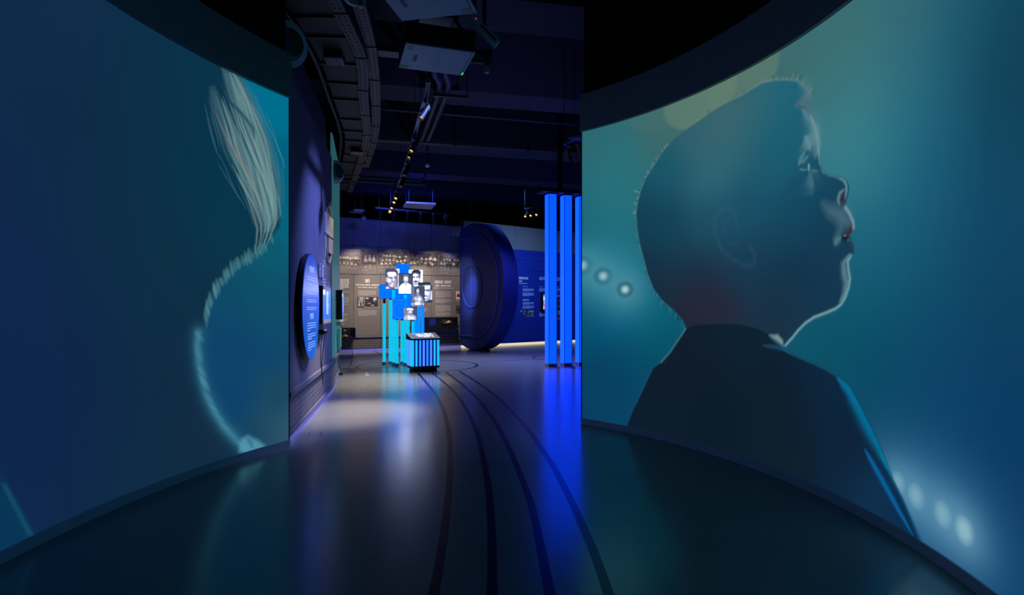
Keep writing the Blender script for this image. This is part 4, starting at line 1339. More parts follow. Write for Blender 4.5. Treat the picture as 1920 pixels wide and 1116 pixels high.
uo = WB.at_y(7.2)
FD = tangent(uo)
zc, rd = 1.50, .66
p0 = Vector(FD.pt(5, zc, 0))
dv, nv = Vector((FD.d[0], FD.d[1], 0)), Vector((FD.n[0], FD.n[1], 0))
t = thing('text_disc', tuple(p0), 'round glossy blue text disc mounted on the curved wall', 'sign')
Rm = Matrix((dv, Vector((0, 0, 1)), nv)).transposed()
MB().lathe([(rd - .02, .02), (rd, .025), (rd, .075), (rd - .008, .08)], p0, 72, Rm).build('disc_body', 'black_plastic', t, smooth=True)
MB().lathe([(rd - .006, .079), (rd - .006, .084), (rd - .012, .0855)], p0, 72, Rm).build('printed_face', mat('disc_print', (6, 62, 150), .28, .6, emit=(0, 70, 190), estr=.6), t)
MB().lathe([(.3, .0), (.3, .03)], p0, 24, Rm).build('mounting_plate', 'black_metal', t)
FF = Flat(FD.pt(0, 0, .087)[:2], FD.pt(10, 0, .087)[:2])
zz = lambda L: [(548 + L[0] / 8.58, 470 + L[1] / 8.58), (548 + L[2] / 8.58, 470 + L[3] / 8.58)]


def disc_lines(u0, u1, z1, z0, n, last, q):
    m = MB()
    h = (z1 - z0) / n
    for i in range(n):
        u, ue = 5 + u0, 5 + (u1 if i < n - 1 else u0 + (u1 - u0) * last)
        while u < ue - .01:
            wl_ = min(q.uniform(.03, .11), ue - u)
            a, b = FF.pt(u, 0), FF.pt(u + wl_, 0)
            zt = z1 - i * h
            m.add([(a[0], a[1], zt - h * .42), (b[0], b[1], zt - h * .42), (b[0], b[1], zt), (a[0], a[1], zt)], [(0, 1, 2, 3)])
            u += wl_ + .018
    o = m.build('printed_text', 'print_lit', t)
    o['kind'] = 'stuff'


q = random.Random(5)
for n, z1, z0, la in ((2, .37, .31, 1), (2, .28, .22, .3), (2, .20, .14, 1), (2, .09, .04, 1), (2, -.005, -.055, 1)):
    disc_lines(-.36, .42, zc + z1, zc + z0, n, la, q)
for n, z1, z0, la in ((4, -.27, -.385, .3), (4, -.40, -.52, .4)):
    pass
for n, z1, z0, la in ((4, -.20, -.315, .3), (3, -.335, -.42, .5), (4, -.44, -.555, .4)):
    disc_lines(-.38 + abs(z1) * .25, .40 - abs(z1) * .25, zc + z1, zc + z0, n, la, q)


def disc_head(u0, u1, z0, z1, nchar, seed):
    W = FF
    r0, r1 = (W.pt(5 + u0, 0), W.pt(5 + u1, 0))
    k = lambda p, z: (960 + p[0] / p[1] * FOC, HZ + (EYE - z) / p[1] * FOC)
    a, b = k(r0, z1), k(r1, z0)
    return a, b


m = MB()
for (u0, u1, z0, z1, nch) in ((-.17, .19, .43, .50, 11), (-.13, .15, -.155, -.085, 9)):
    cw = (u1 - u0) / nch
    for i in range(nch):
        a = 5 + u0 + cw * i
        for (s0, s1, h0, h1) in ((.06, .34, 0, 1), (.62, .9, 0 if i % 3 else .4, 1), (.3, .66, .84, 1), (.3, .66, 0 if i % 2 else .42, .14 if i % 2 else .56)):
            pa, pb = FF.pt(a + cw * s0, 0), FF.pt(a + cw * s1, 0)
            m.add([(pa[0], pa[1], zc + z0 + (z1 - z0) * h0), (pb[0], pb[1], zc + z0 + (z1 - z0) * h0), (pb[0], pb[1], zc + z0 + (z1 - z0) * h1), (pa[0], pa[1], zc + z0 + (z1 - z0) * h1)], [(0, 1, 2, 3)])
o = m.build('printed_headline', 'print_lit', t)
o['kind'] = 'stuff'


def monitor(y, lab, half, z0, z1, depth, pf, mname='black_plastic'):
    u = WB.at_y(y)
    F = tangent(u)
    p = F.pt(5, z0, 0)
    t = thing('wall_monitor', p, lab, 'monitor')
    MB().slab(F, 5 - half, 5 + half, z0, z1, -.012, depth).build('housing', mname, t, bevel=.004)
    MB().slab(F, 5 - half, 5 + half, z0, z0 + .055, depth, depth + .006).build('bezel', 'grey_metal', t)
    MB().slab(F, 5 - half, 5 + half, z1 - .055, z1, depth, depth + .006).build('bezel', 'grey_metal', t)
    picture('screen', F, 5 - half + .01, 5 + half - .01, z0 + .055, z1 - .055, depth + .002, 70, 60, pf, 'display_picture', t)
    return t


def paint_menu(p):
    p.C[:] = lin((0, 106, 225))
    f = np.clip(p.V, 0, 1)[:, None]
    p.C = p.C * (.75 + .35 * f)
    p.C[(p.U > .42) & (p.U < .68) & (p.V > .18) & (p.V < .95)] = lin((168, 196, 232))
    for i in range(14):
        v = .2 + i * .053
        p.C[(p.U > .42) & (p.U < .68) & (abs(p.V - v) < .007)] = lin((110, 160, 220))
    p.C[(p.U > .04) & (p.U < .28) & (p.V > .84)] = lin((232, 236, 240))
    p.C[(p.U > .28) & (p.U < .36) & (p.V > .70) & (p.V < .98)] = lin((20, 60, 120))
    for i in range(5):
        p.C[(p.U > .74) & (p.U < .94) & (abs(p.V - (.52 - i * .04)) < .008)] = lin((112, 170, 230))


monitor(8.48, 'deep black touch monitor with a blue menu, right of the round text disc', .46, 1.255, 1.795, .105, paint_menu)
monitor(11.55, 'black monitor seen edge-on, on the teal end of the curved wall', .45, 1.25, 1.82, .115, paint_menu)


def tube_curve(pts, n=40):
    """smooth 3D curve through points"""
    P = np.array(pts, float)
    out = []
    for i in range(len(P) - 1):
        p0, p1, p2, p3 = P[max(i - 1, 0)], P[i], P[i + 1], P[min(i + 2, len(P) - 1)]
        for q_ in np.linspace(0, 1, max(4, n // len(P)), endpoint=False):
            out.append(.5 * (2 * p1 + (p2 - p0) * q_ + (2 * p0 - 5 * p1 + 4 * p2 - p3) * q_ ** 2 + (3 * p1 - p0 - 3 * p2 + p3) * q_ ** 3))
    return [tuple(x) for x in out] + [tuple(P[-1])]


def handset(y, z, lab, mt_, rest, cables):
    u = WB.at_y(y)
    F = tangent(u)
    p = Vector(F.pt(5, z, 0))
    t = thing('listening_handset', tuple(p), lab, 'handset')
    dv_, nv_ = Vector((F.d[0], F.d[1], 0)), Vector((F.n[0], F.n[1], 0))
    MB().box(p + nv_ * .03, (.10, .06, .07), F.ang()).build('holder', rest, t, bevel=.008)
    m = MB()
    m.lathe([(.028, -.02), (.036, -.012), (.036, .0), (.026, .012), (.02, .03), (.018, .16), (.026, .185), (.036, .195), (.036, .21), (.028, .218)], p + nv_ * .07 - dv_ * .09, 14, Matrix((nv_, Vector((0, 0, 1)), dv_)).transposed())
    m.build('receiver', mt_, t, smooth=True)
    for c in cables:
        MB().tube(tube_curve([p + dv_ * a + nv_ * b + Vector((0, 0, h)) for a, b, h in c]), .006, 6).build('cable', 'black_plastic', t, smooth=True)


handset(8.42, 1.13, 'black listening handset with two hanging cables, below the touch monitor', 'black_plastic', 'black_metal',
        [[(-.09, .06, -.03), (-.08, .04, -.2), (-.03, .03, -.45), (.04, .05, -.70), (.08, .05, -.78)], [(.08, .07, -.03), (.05, .06, -.2), (-.01, .04, -.48), (.05, .05, -.74), (.09, .05, -.79)]])
handset(11.3, 1.16, 'pale listening handset with a looped cable, on the teal end of the curved wall', 'off_white', 'off_white',
        [[(.05, .10, -.03), (.1, .16, -.25), (.15, .30, -.55), (.1, .26, -.84), (0, .16, -.88), (-.1, .06, -.84), (-.12, .03, -.55), (-.08, .02, -.2)]])

# two small lit pictures, side by side
for i, (px_, c1, c2) in enumerate(((597.4, (190, 160, 130), (80, 120, 190)), (602.6, (160, 190, 230), (210, 190, 160)))):
    u = WB.u_at(px_)
    y_ = np.interp(u, WB.t, WB.P[:, 1])
    F = tangent(u)
    h_ = .088
    t = thing('picture_card', F.pt(5, 1.93, 0), ('left' if i == 0 else 'right') + ' one of the pair of small picture cards above the touch monitor', 'picture')
    MB().slab(F, 5 - h_, 5 + h_, 1.93, 2.13, -.004, .02).build('mount_board', 'white_panel', t)
    picture('photo_print', F, 5 - h_ + .008, 5 + h_ - .008, 1.94, 2.12, .0215, 16, 20, blobs(50 + i, [c1, c2, (220, 214, 205), (60, 60, 80), c1]), 'printed_picture', t)

# ring with two newspaper fragments
u = WB.at_y(9.42)
F = tangent(u)
zc2 = 2.68
t = thing('wall_graphic', F.pt(5, zc2, 0), 'white ring graphic with two cream paper sheets, high on the curved wall', 'wall graphic')
P = [F.pt(5 + .36 * math.cos(a), zc2 + .46 * math.sin(a), .012) for a in np.linspace(0, 2 * math.pi, 48)]
MB().tube(P, .014, 6, cap=False).build('ring', 'off_white', t, smooth=True)
for (a0, a1, b0, b1) in ((-.44, .40, -.02, .30), (-.10, .36, -.30, -.06)):
    MB().slab(F, 5 + a0, 5 + a1, zc2 + b0, zc2 + b1, -.01, .03).build('paper_sheet', 'paper', t)
    m = MB()
    for k in range(7):
        zt = zc2 + b1 - .03 - k * .035
        if zt < zc2 + b0 + .02:
            break
        for c in range(3):
            ua = 5 + a0 + .03 + c * (a1 - a0 - .04) / 3
            m.slab(F, ua, ua + (a1 - a0) / 3 - .04, zt - .012, zt, .03, .0305)
    o = m.build('newsprint', 'print_grey', t); o['kind'] = 'stuff'
MB().slab(F, 5 - .40, 5 - .36, zc2 - .40, zc2 - .06, 0, .02).build('bar', 'off_white', t)
for (y, z1, n, wd) in ((8.98, 2.22, 3, .16), (9.0, 1.93, 14, .42), (9.5, 1.90, 16, .36)):
    u = WB.at_y(y)
    m = MB()
    for k in range(n):
        m.slab(WB, u - wd / 2, u + wd / 2 * (1 if k % 4 else .7), z1 - k * .042 - .02, z1 - k * .042, .0005, .003, 2)
    o = m.build('printed_text', 'print_blue_white', wl); o['kind'] = 'stuff'

# teal side flap and small floor plate at the far end of the curved wall
u = WB.at_y(11.9)
o = MB().slab(WB, u - .35, u + .35, .66, 1.05, .005, .06, 6).build('wall_pouch', 'teal_glow', loc=WB.pt(u, .66, 0))  # pad shares the panels' glow, though it is no lamp
tag(o, 'rounded teal pad below the pale handset at the wall end', 'pad')
c = fl(636, 703)
o = MB().box((c[0], c[1], .014), (.16, .12, .028), .3).build('floor_box', 'black_metal', bevel=.005, loc=(c[0], c[1], 0))
tag(o, 'low dark floor box on the floor beyond the curved wall', 'floor box')


# ------------------------------------------------------------------ light posts carrying the display panels
def post(pnl, tube, Y, lab, pic, cool, base_seen=True, tube_top=None):
    """pnl: photo corners of the panel; tube: photo x range of its light tube; Y: distance of the tube."""
    xa, ya, xb, yb = pnl
    k = Y / FOC
    rz = .30
    tx = ((tube[0] + tube[1]) / 2 - 960) * k
    tw = max(.055, (tube[1] - tube[0]) * k * .86)
    zt = EYE - (yb - HZ) * k
    ztop = (EYE - ((ya * .35 + yb * .65) - HZ) * k) if tube_top is None else tube_top
    t = thing('photo_post', (tx, Y, 0), lab, 'light post', 'light posts with photo panels')
    MB().box((tx, Y, .035), (tw * 1.5, tw * 1.5, .07), rz).build('base', 'grey_metal', t, bevel=.006)
    lt = 'led_tube_blue' if cool else 'led_tube_cyan'
    zl = min(ztop, zt - .02) if tube_top is None else min(tube_top, zt)
    MB().box((tx, Y, (.07 + zl) / 2), (tw, tw, zl - .07), rz).build('light_tube', lt, t)
    for s_ in (-1, 1):
        c_ = Vector((tx, Y, (.07 + zl) / 2)) + Matrix.Rotation(rz, 3, 'Z') @ Vector((s_ * tw * .28, -tw / 2 - .001, 0))
        MB().box(c_, (tw * .09, .004, zl - .08), rz).build('light_seam', 'led_tube_blue_edge' if cool else 'led_tube_edge', t)
    MB().box((tx, Y, (zl + ztop + .12) / 2), (tw * .8, tw * .8, max(.06, ztop + .12 - zl)), rz).build('post_head', 'black_metal', t)
    # panel, a thin box in front of the head, turned like the post
    Yp = Y - .11
    kp = Yp / FOC
    W0 = (xa - 960) * kp, (xb - 960) * kp
    ang = .12
    cx = (W0[0] + W0[1]) / 2
    half = (W0[1] - W0[0]) / 2 / math.cos(ang)
    z1, z0 = EYE - (ya - HZ) * kp, EYE - (yb - HZ) * kp
    F = Flat((cx - math.cos(ang) * 3, Yp - math.sin(ang) * 3), (cx + math.cos(ang) * 3, Yp + math.sin(ang) * 3))
    MB().slab(F, 3 - half, 3 + half, z0, z1, -.045, 0).build('display_panel', 'black_plastic', t, bevel=.003)
    # arm from the head to the panel
    MB().tube([(tx, Y, (z0 + z1) / 2 if z0 < ztop < z1 else ztop + .05), (cx, Yp + .04, (z0 + z1) / 2)], .022, 8).build('bracket_arm', 'black_metal', t)
    if pic is None:
        MB().slab(F, 3 - half + .006, 3 + half - .006, z0 + .006, z1 - .006, .0, .004).build('display_face', 'display_blue', t)
    elif pic == 'pitch':
        f = MB().slab(F, 3 - half + .006, 3 + half - .006, z0 + .006, z1 - .006, .0, .004).build('display_face', 'display_blue', t)
        P = []
        for a in np.linspace(0, 2 * math.pi, 40):
            P.append(F.pt(3 + half * .93 * math.cos(a), (z0 + z1) / 2 + half * 1.1 * math.sin(a) - .03, .006))
        m = MB().tube(P, .0028, 4, cap=False)
        m.box(F.pt(3, z1 - .03, .006), (half * 1.9, .004, .005), ang)
        m.box(F.pt(3 + half * .9, (z0 + z1) / 2, .006), (.005, .004, (z1 - z0) * .95), ang)
        m.build('pitch_lines', 'display_line', t)
    elif pic == 'corner':
        MB().slab(F, 3 - half + .006, 3 + half - .006, z0 + .006, z1 - .006, .0, .004).build('display_face', 'display_blue', t)
        P = [F.pt(3 + half * .97 - half * .5 * (1 - math.cos(a)), z1 - .01 - half * .7 * (1 - math.sin(a)), .006) for a in np.linspace(.0, 1.57, 14)]
        MB().tube(P, .0028, 4).build('pitch_lines', 'display_line', t)
    else:
        picture('photo_face', F, 3 - half + .006, 3 + half - .006, z0 + .006, z1 - .006, .004, 60, 86, portrait(pic), 'display_picture', t)
    return t


post((711, 533.6, 737.6, 560), (717.4, 723.6), 14.9, 'light post with a plain blue panel, leftmost of the cluster', None, 0, tube_top=EYE - (569 - HZ) * 14.9 / FOC)
post((737.2, 536, 752.4, 560.2), (728.8, 735), 15.05, 'light post with a half hidden blue panel, second from the left', None, 0, tube_top=EYE - (562 - HZ) * 15.05 / FOC)
post((723.2, 503.6, 749, 542), (735.3, 740.9), 14.75, 'light post with the panel of a smiling man on blue', 'smiling', 0)
post((736.2, 560, 762, 599), (741.2, 747.2), 14.5, 'light post with the blue panel marked with a pitch circle', 'pitch', 0)
post((751.4, 551, 770.8, 599.5), (751, 756.6), 14.98, 'light post with a blue panel behind the pitch circle panel', 'corner', 0)
post((748, 512, 774, 550.8), (757.3, 763), 14.62, 'light post with the panel of a young man in a white shirt', 'white_shirt', 0)
post((755.8, 576, 781.6, 600.6), (771.6, 777), 14.3, 'light post with the small lowest panel of a boy in a cap', 'cap', 0)
post((770.6, 536.6, 796.2, 574.8), (777.3, 782.6), 14.55, 'light post with the panel of a bare chested man, arms crossed', 'bare_chest', 1)
post((784.6, 529.3, 810.2, 567.2), (789, 795.4), 14.8, 'light post with the panel of a frowning man, rightmost of the cluster', 'frown', 1)
post((766.8, 506, 792.4, 544.5), (783.2, 788), 15.0, 'light post with the panel of a man with a moustache', 'moustache', 1)
post((743, 495.2, 769, 534), (763.4, 767.6), 15.2, 'light post with the topmost plain blue panel', 'corner', 0)

# ------------------------------------------------------------------ kiosk
kc = Vector((-2.06, 13.36, 0))
kr = .44
KW, KD = .66, .40
kx, ky = Vector((math.cos(kr), math.sin(kr), 0)), Vector((-math.sin(kr), math.cos(kr), 0))
t = thing('touch_kiosk', tuple(kc), 'striped glowing kiosk with a slanted touch screen, in front of the light posts', 'kiosk')
MB().box(kc + Vector((0, 0, .045)), (KW - .10, KD - .08, .09), kr).build('plinth', 'black_metal', t)
MB().box(kc + Vector((0, 0, .115)), (KW, KD, .05), kr).build('bottom_frame', 'black_metal', t, bevel=.006)
MB().box(kc + Vector((0, 0, .43)), (KW - .03, KD - .03, .60), kr).build('core', 'board_blue', t)
ns = 8
cols = ['led_kiosk_cyan', 'led_kiosk_cyan', 'led_kiosk_blue', 'led_kiosk_violet', 'led_kiosk_blue', 'led_kiosk_violet', 'led_kiosk_cyan', 'led_kiosk_cyan']
for i in range(ns):
    x = -KW / 2 + .03 + (KW - .06) * i / (ns - 1)
    wd = .042 if 0 < i < ns - 1 else .05
    MB().box(kc + kx * x - ky * (KD / 2 - .012) + Vector((0, 0, .435)), (wd, .03, .59), kr).build('light_strip', cols[i], t)
for i in range(4):
    y = -KD / 2 + .06 + (KD - .10) * i / 3
    for s_ in (-1, 1):
        MB().box(kc + kx * s_ * (KW / 2 - .012) + ky * y + Vector((0, 0, .435)), (.03, .07 if s_ < 0 else .045, .59), kr).build('light_strip', 'led_kiosk_violet' if i else 'led_kiosk_cyan', t)
# slanted head
prof = [(-KD / 2 - .04, .735), (KD / 2 + .03, .735), (KD / 2 + .03, .86), (KD / 2 + .02, .885), (-KD / 2 - .04, .775)]
poly = [kc - kx * (KW / 2 + .02) + ky * a + Vector((0, 0, b)) for a, b in prof]
MB().prism(poly, kx * (KW + .04)).build('slanted_head', 'black_plastic', t, bevel=.008)
a0, a1 = Vector((0, 0, .775)) - ky * (KD / 2 + .04), Vector((0, 0, .885)) + ky * (KD / 2 + .02)
sl = (a1 - a0)
up = kx.cross(sl).normalized()
m = MB()
me_pts = []


class Slant:
    def pt(s, u, z, off=0):
        return None


def slant_picture(u0, u1, v0, v1, nu, nv, pf):
    us, vv = np.linspace(u0, u1, nu), np.linspace(v0, v1, nv)
    V = [tuple(kc + kx * u + a0 + sl * v + up * .004 - kc) for v in vv for u in us]
    F = [(j * nu + i, j * nu + i + 1, (j + 1) * nu + i + 1, (j + 1) * nu + i) for j in range(nv - 1) for i in range(nu - 1)]
    me = bpy.data.meshes.new('touch_screen')
    me.from_pydata(V, [], F)
    UU, VV = np.meshgrid(np.linspace(0, 1, nu), np.linspace(0, 1, nv))
    p = Paint(UU.ravel(), VV.ravel())
    pf(p)
    at = me.color_attributes.new('picture', 'FLOAT_COLOR', 'POINT')
    at.data.foreach_set('color', np.c_[np.clip(p.C, 0, 8), np.ones(len(p.C))].astype(np.float32).ravel())
    me.materials.append(M['display_picture'])
    o = bpy.data.objects.new('touch_screen', me)
    COL.objects.link(o)
    o.parent = t


def paint_kiosk(p):
    p.C[:] = lin((40, 54, 92))
    p.C[(p.U < .1) & (p.V > .7)] = lin((0, 112, 240))
    q = random.Random(4)
    x = .14
    while x < .96:
        wd = q.uniform(.10, .2)
        p.C[(p.U > x) & (p.U < x + wd) & (p.V > .06) & (p.V < .95)] = lin(q.choice([(120, 136, 160), (190, 200, 214), (150, 160, 150)]))
        for i in range(8):
            p.blob(q.uniform(x, x + wd), q.uniform(.1, .9), .03, .14, q.choice([(230, 236, 240), (170, 186, 176), (70, 84, 100), (200, 210, 190)]), .8, .4)
        x += wd + .015
    p.C *= 1.5


slant_picture(-.22, .24, .18, .88, 60, 36, paint_kiosk)

# ------------------------------------------------------------------ three tall blue light columns and the plate above them
cr = .385
cx_, cy_ = Vector((math.cos(cr), math.sin(cr), 0)), Vector((-math.sin(cr), math.cos(cr), 0))
c0 = Vector((.975, 14.44, 0))
CWD = .225
ord_ = ('leftmost of the tall blue light columns', 'middle one of the tall blue light columns', 'right tall blue light column, half hidden by the boy screen')
for i in range(3):
    c = c0 + cx_ * .43 * i
    t = thing('light_column', tuple(c), ord_[i], 'light column', 'tall blue light columns')
    MB().box(c + Vector((0, 0, .04)), (CWD + .012, CWD + .012, .08), cr).build('base', 'grey_metal', t, bevel=.004)
    MB().box(c + Vector((0, 0, 2.19)), (CWD, CWD, 4.22), cr).build('light_body', 'led_column', t)
    for sx in (-1, 1):
        MB().box(c + cx_ * sx * (CWD / 2 - .006) - cy_ * (CWD / 2 + .001) + Vector((0, 0, 2.19)), (.013, .005, 4.2), cr).build('corner_seam', 'board_blue', t)
    MB().box(c - cx_ * (CWD / 2 + .001) + Vector((0, 0, 2.19)), (.004, CWD - .03, 4.2), cr).build('side_glow', 'led_column_edge', t)
    MB().box(c + Vector((0, 0, 4.315)), (CWD + .01, CWD + .01, .03), cr).build('top_cap', 'black_metal', t)
pc = c0 + cx_ * .45
t = thing('column_hanger', (pc.x, pc.y, 4.335), 'dark plate on a square drop pole above the blue light columns', 'ceiling hanger')
MB().box(pc + Vector((0, 0, 4.355)), (1.55, .42, .04), cr).build('plate', 'black_metal', t)
pp = pc - cx_ * .20
MB().box(pp + Vector((0, 0, (4.37 + ZC) / 2)), (.10, .10, ZC - 4.37), cr).build('drop_pole', 'black_metal', t)


# ------------------------------------------------------------------ projectors
def projector(A, B, C_, zb, lab, right_lens, name_flip):
    """A, B, C_: three ground corners of the case's underside (A-B long side, B-C_ short side)."""
    A, B, C_ = (Vector((*p, 0)) for p in (A, B, C_))
    ex = (B - A).normalized(); L = (B - A).length
    ey = (C_ - B); ey = (ey - ex * ey.dot(ex)).normalized(); Wd = (C_ - B).dot(ey)
    mid = (A + B) / 2 + ey * Wd / 2
    rz = math.atan2(ex.y, ex.x)
    H = .21
    t = thing('projector', (mid.x, mid.y, zb), lab, 'projector')
    at = lambda x, y, z: mid + ex * x + ey * y + Vector((0, 0, zb + z))
    MB().box(at(0, 0, H / 2 + .01), (L, Wd, H - .02), rz).build('case', 'black_plastic', t, bevel=.012)
    MB().box(at(0, 0, .006), (L - .004, Wd - .004, .012), rz).build('underside', 'silver_blue', t)
    MB().box(at(L / 2 - .03, 0, -.0015), (.004, Wd - .01, .003), rz).build('seam', 'black_plastic', t)
    d = 1 if right_lens else -1
    lens = MB()
    Rl = Matrix((Vector((0, 0, 1)), ey, ex * d)).transposed()
    c = at(d * L / 2, Wd * .06, H * .52)
    lens.lathe([(.075, -.02), (.075, .05), (.066, .055), (.066, .17), (.085, .18), (.085, .225), (.07, .23)], c, 24, Rl)
    ln = lens.build('lens', 'black_metal', t, smooth=True)
    MB().lathe([(.064, .218), (.064, .232), (.04, .238)], c, 24, Rl).build('lens_glass', 'black_plastic', ln)
    MB().box(c + ex * d * .2 + Vector((0, 0, -.10)) + ey * .02, (.045, .05, .09), rz).build('lens_catch', 'grey_metal', t, bevel=.01)
    # labels, writing, lamps on the underside
    sgn = name_flip
    MB().box(at(-L * .42, -Wd * .36 * sgn, -.001), (.055, .075, .002), rz).build('sticker', 'label_yellow', t)
    MB().box(at(-L * .42 if right_lens else L * .40, Wd * .40 * sgn, -.001), (.085, .06, .002), rz).build('sticker', 'label_yellow', t)
    MB().box(at(-L * .31, 0, -.001), (.035, .14, .002), rz).build('sticker', 'label_grey', t)
    Mx = Matrix((ey * -sgn, ex * -sgn, Vector((0, 0, -1)))).transposed().to_4x4()
    # text runs along the short side, read from below
    xa = (ey * (1 if not right_lens else 1)).normalized()
    za = Vector((0, 0, -1))
    ya = za.cross(xa)
    Mx = Matrix((xa, ya, za)).transposed().to_4x4()
    Mx.translation = Vector((0, 0, -.0015)) + ex * (.02) + ey * .03
    text_obj('maker_lettering', 'Panasonic', .062, Mx, 'pale_shade', t)
    # four side vents, cables, hanging bracket
    for k in range(6):
        MB().box(at(-L * .36 + k * .022, -Wd / 2 - .002, H * .55), (.01, .006, H * .55), rz).build('vent_slat', 'black_metal', t)
        MB().box(at(L * .27 + k * .022, -Wd / 2 - .002, H * .5), (.01, .006, H * .55), rz).build('vent_slat', 'black_metal', t)
    m = MB()
    for sx in (-1, 1):
        for sy in (-1, 1):
            m.tube([at(sx * L * .36, sy * Wd * .36, H), at(sx * L * .25, sy * Wd * .2, H + .16)], .014, 6)
    m.box(at(0, 0, H + .17), (L * .6, Wd * .5, .025), rz)
    m.build('mount_cage', 'black_metal', t)
    MB().tube([at(0, 0, H + .17), tuple(at(0, 0, 0).xy) + (ZC,)], .035, 10).build('drop_pole', 'black_metal', t)
    if right_lens:
        for k in range(3):
            MB().box(at(L / 2 - .012 - .0, Wd / 2 - .03 - k * .022, -.002), (.016, .010, .003), rz).build('status_lamp', 'status_green', t)
        MB().box(at(L * .30, Wd * .46, -.001), (.025, .018, .002), rz).build('sticker', 'pale_shade', t)
    return t, at, rz, L, Wd


projector((-.967, 5.25), (-.343, 5.45), (-.54, 5.98), 3.90, 'silver projector hanging lower, with green lamps and its lens to the right', True, 1)
projector((-.926, 4.84), (-.285, 4.71), (-.40, 4.16), 3.90, 'silver projector cut off by the top edge of the picture', False, -1)
# pale steel bracket box beside the lens
c = Vector((-.27, 5.62, 4.18))
t = thing('bracket_box', tuple(c), 'pale slotted steel box with a red lamp beside the projector lens', 'bracket')
rt = Euler((0, .72, .25))
MB().box(c, (.34, .10, .06), rot=rt).build('channel', 'silver_blue', t, bevel=.006)
MB().box(c + rt.to_matrix() @ Vector((.04, -.051, 0)), (.2, .004, .022), rot=rt).build('slot', 'black_plastic', t)
MB().box(c + rt.to_matrix() @ Vector((-.13, -.052, .01)), (.01, .006, .01), rot=rt).build('status_lamp', 'status_red', t)
MB().tube([c, (c.x, c.y, ZC)], .02, 8).build('drop_rod', 'black_metal', t)

# ------------------------------------------------------------------ air duct and cable trays, following the curved wall
DZ = 4.9
D = Curve([(-2.27, 5.2), (-2.30, 6.2), (-2.33, 7.05), (-2.42, 8.02), (-2.69, 9.49), (-3.16, 11.77), (-4.1, 14.6), (-5.0, 16.9)], 1)
t = thing('air_duct', D.pt(0, DZ, 0), 'long segmented dark air duct curving along the ceiling over the left wall', 'air duct')
ub = [0] + [D.at_y(y) for y in (6.0, 6.75, 7.25, 8.05, 8.75, 9.45, 10.45, 11.15, 11.8, 12.9, 13.6, 14.9, 15.8)] + [D.len]
for i in range(len(ub) - 1):
    MB().slab(D, ub[i] + .02, ub[i + 1] - .02, DZ, DZ + .36, -.24, .24, 3).build('duct_section', 'duct_metal', t)
    MB().slab(D, ub[i + 1] - .035, ub[i + 1] + .01, DZ - .03, DZ + .39, -.27, .27, 1).build('duct_flange', 'black_metal', t)
for y in (7.75, 12.4):
    u = D.at_y(y)
    b_ = MB().slab(D, u - .13, u + .13, DZ - .10, DZ, -.12, .12, 1).build('outlet_box', 'black_metal', t)
    for k in range(6):
        MB().slab(D, u - .12, u + .12, DZ - .112, DZ - .10, -.11 + k * .04, -.095 + k * .04, 1).build('outlet_slat', 'grey_metal', b_)
for u in np.linspace(.6, D.len - .6, 6):
    for o_ in (-.26, .26):
        a = D.pt(u, DZ + .3, o_)
        MB().tube([a, (a[0], a[1], ZC)], .008, 5).build('hanger_rod', 'black_metal', t)
P = [D.pt(u, DZ + .05, -.33) for u in np.linspace(0, D.len - 3, 40)]
o = MB().tube(P, .035, 8).build('conduit_pipe', 'duct_metal', smooth=True, loc=D.pt(0, DZ, -.33))
tag(o, 'thin dark pipe running between the air duct and the left wall', 'pipe')


def tray(pts, z, wd, lab):
    T = Curve(pts, 1)
    t = thing('cable_tray', T.pt(0, z, 0), lab, 'cable tray')
    n = max(3, int(T.len / 1.1))
    for i in range(n):
        a, b = T.len * i / n + .012, T.len * (i + 1) / n - .012
        MB().slab(T, a, b, z, z + .006, -wd / 2, wd / 2, 3, uv=False).build('tray_section', 'tray_metal', t)
        m = MB()
        for k in range(int((b - a) / .09)):
            u = a + .05 + k * .09
            for o_ in (-wd * .25, wd * .2):
                m.slab(T, u, u + .035, z - .0015, z - .0005, o_ - .008, o_ + .008, 1)
        q = m.build('slot_row', 'black_paint', t); q['kind'] = 'stuff'
        for s_ in (-1, 1):
            MB().slab(T, a, b, z, z + .07, s_ * wd / 2 - .004, s_ * wd / 2 + .004, 3).build('tray_side', 'tray_metal', t)
        MB().slab(T, b + .0, b + .024, z - .012, z + .06, -wd / 2 - .01, wd / 2 + .01, 1).build('tray_joint', 'black_metal', t)
        a_ = T.pt((a + b) / 2, z + .05, -wd / 2)
        MB().tube([a_, (a_[0], a_[1], ZC)], .007, 5).build('hanger_rod', 'black_metal', t)
    MB().tube([T.pt(u, z + .03, .02 + .01 * math.sin(u * 3)) for u in np.linspace(.1, T.len - .1, 30)], .016, 6).build('cable', 'black_plastic', t)


tray([(-1.93, 5.4), (-1.95, 6.2), (-1.98, 6.95), (-2.06, 7.9), (-2.41, 9.35), (-2.93, 11.6), (-3.88, 14.4), (-4.77, 16.9)], 4.85, .15, 'slotted cable tray next to the air duct')
tray([(-1.66, 5.4), (-1.72, 6.2), (-1.80, 6.95), (-1.93, 7.9), (-2.22, 9.35), (-2.76, 11.6), (-3.66, 14.4)], 4.97, .15, 'slotted cable tray on the room side, beside the first tray')
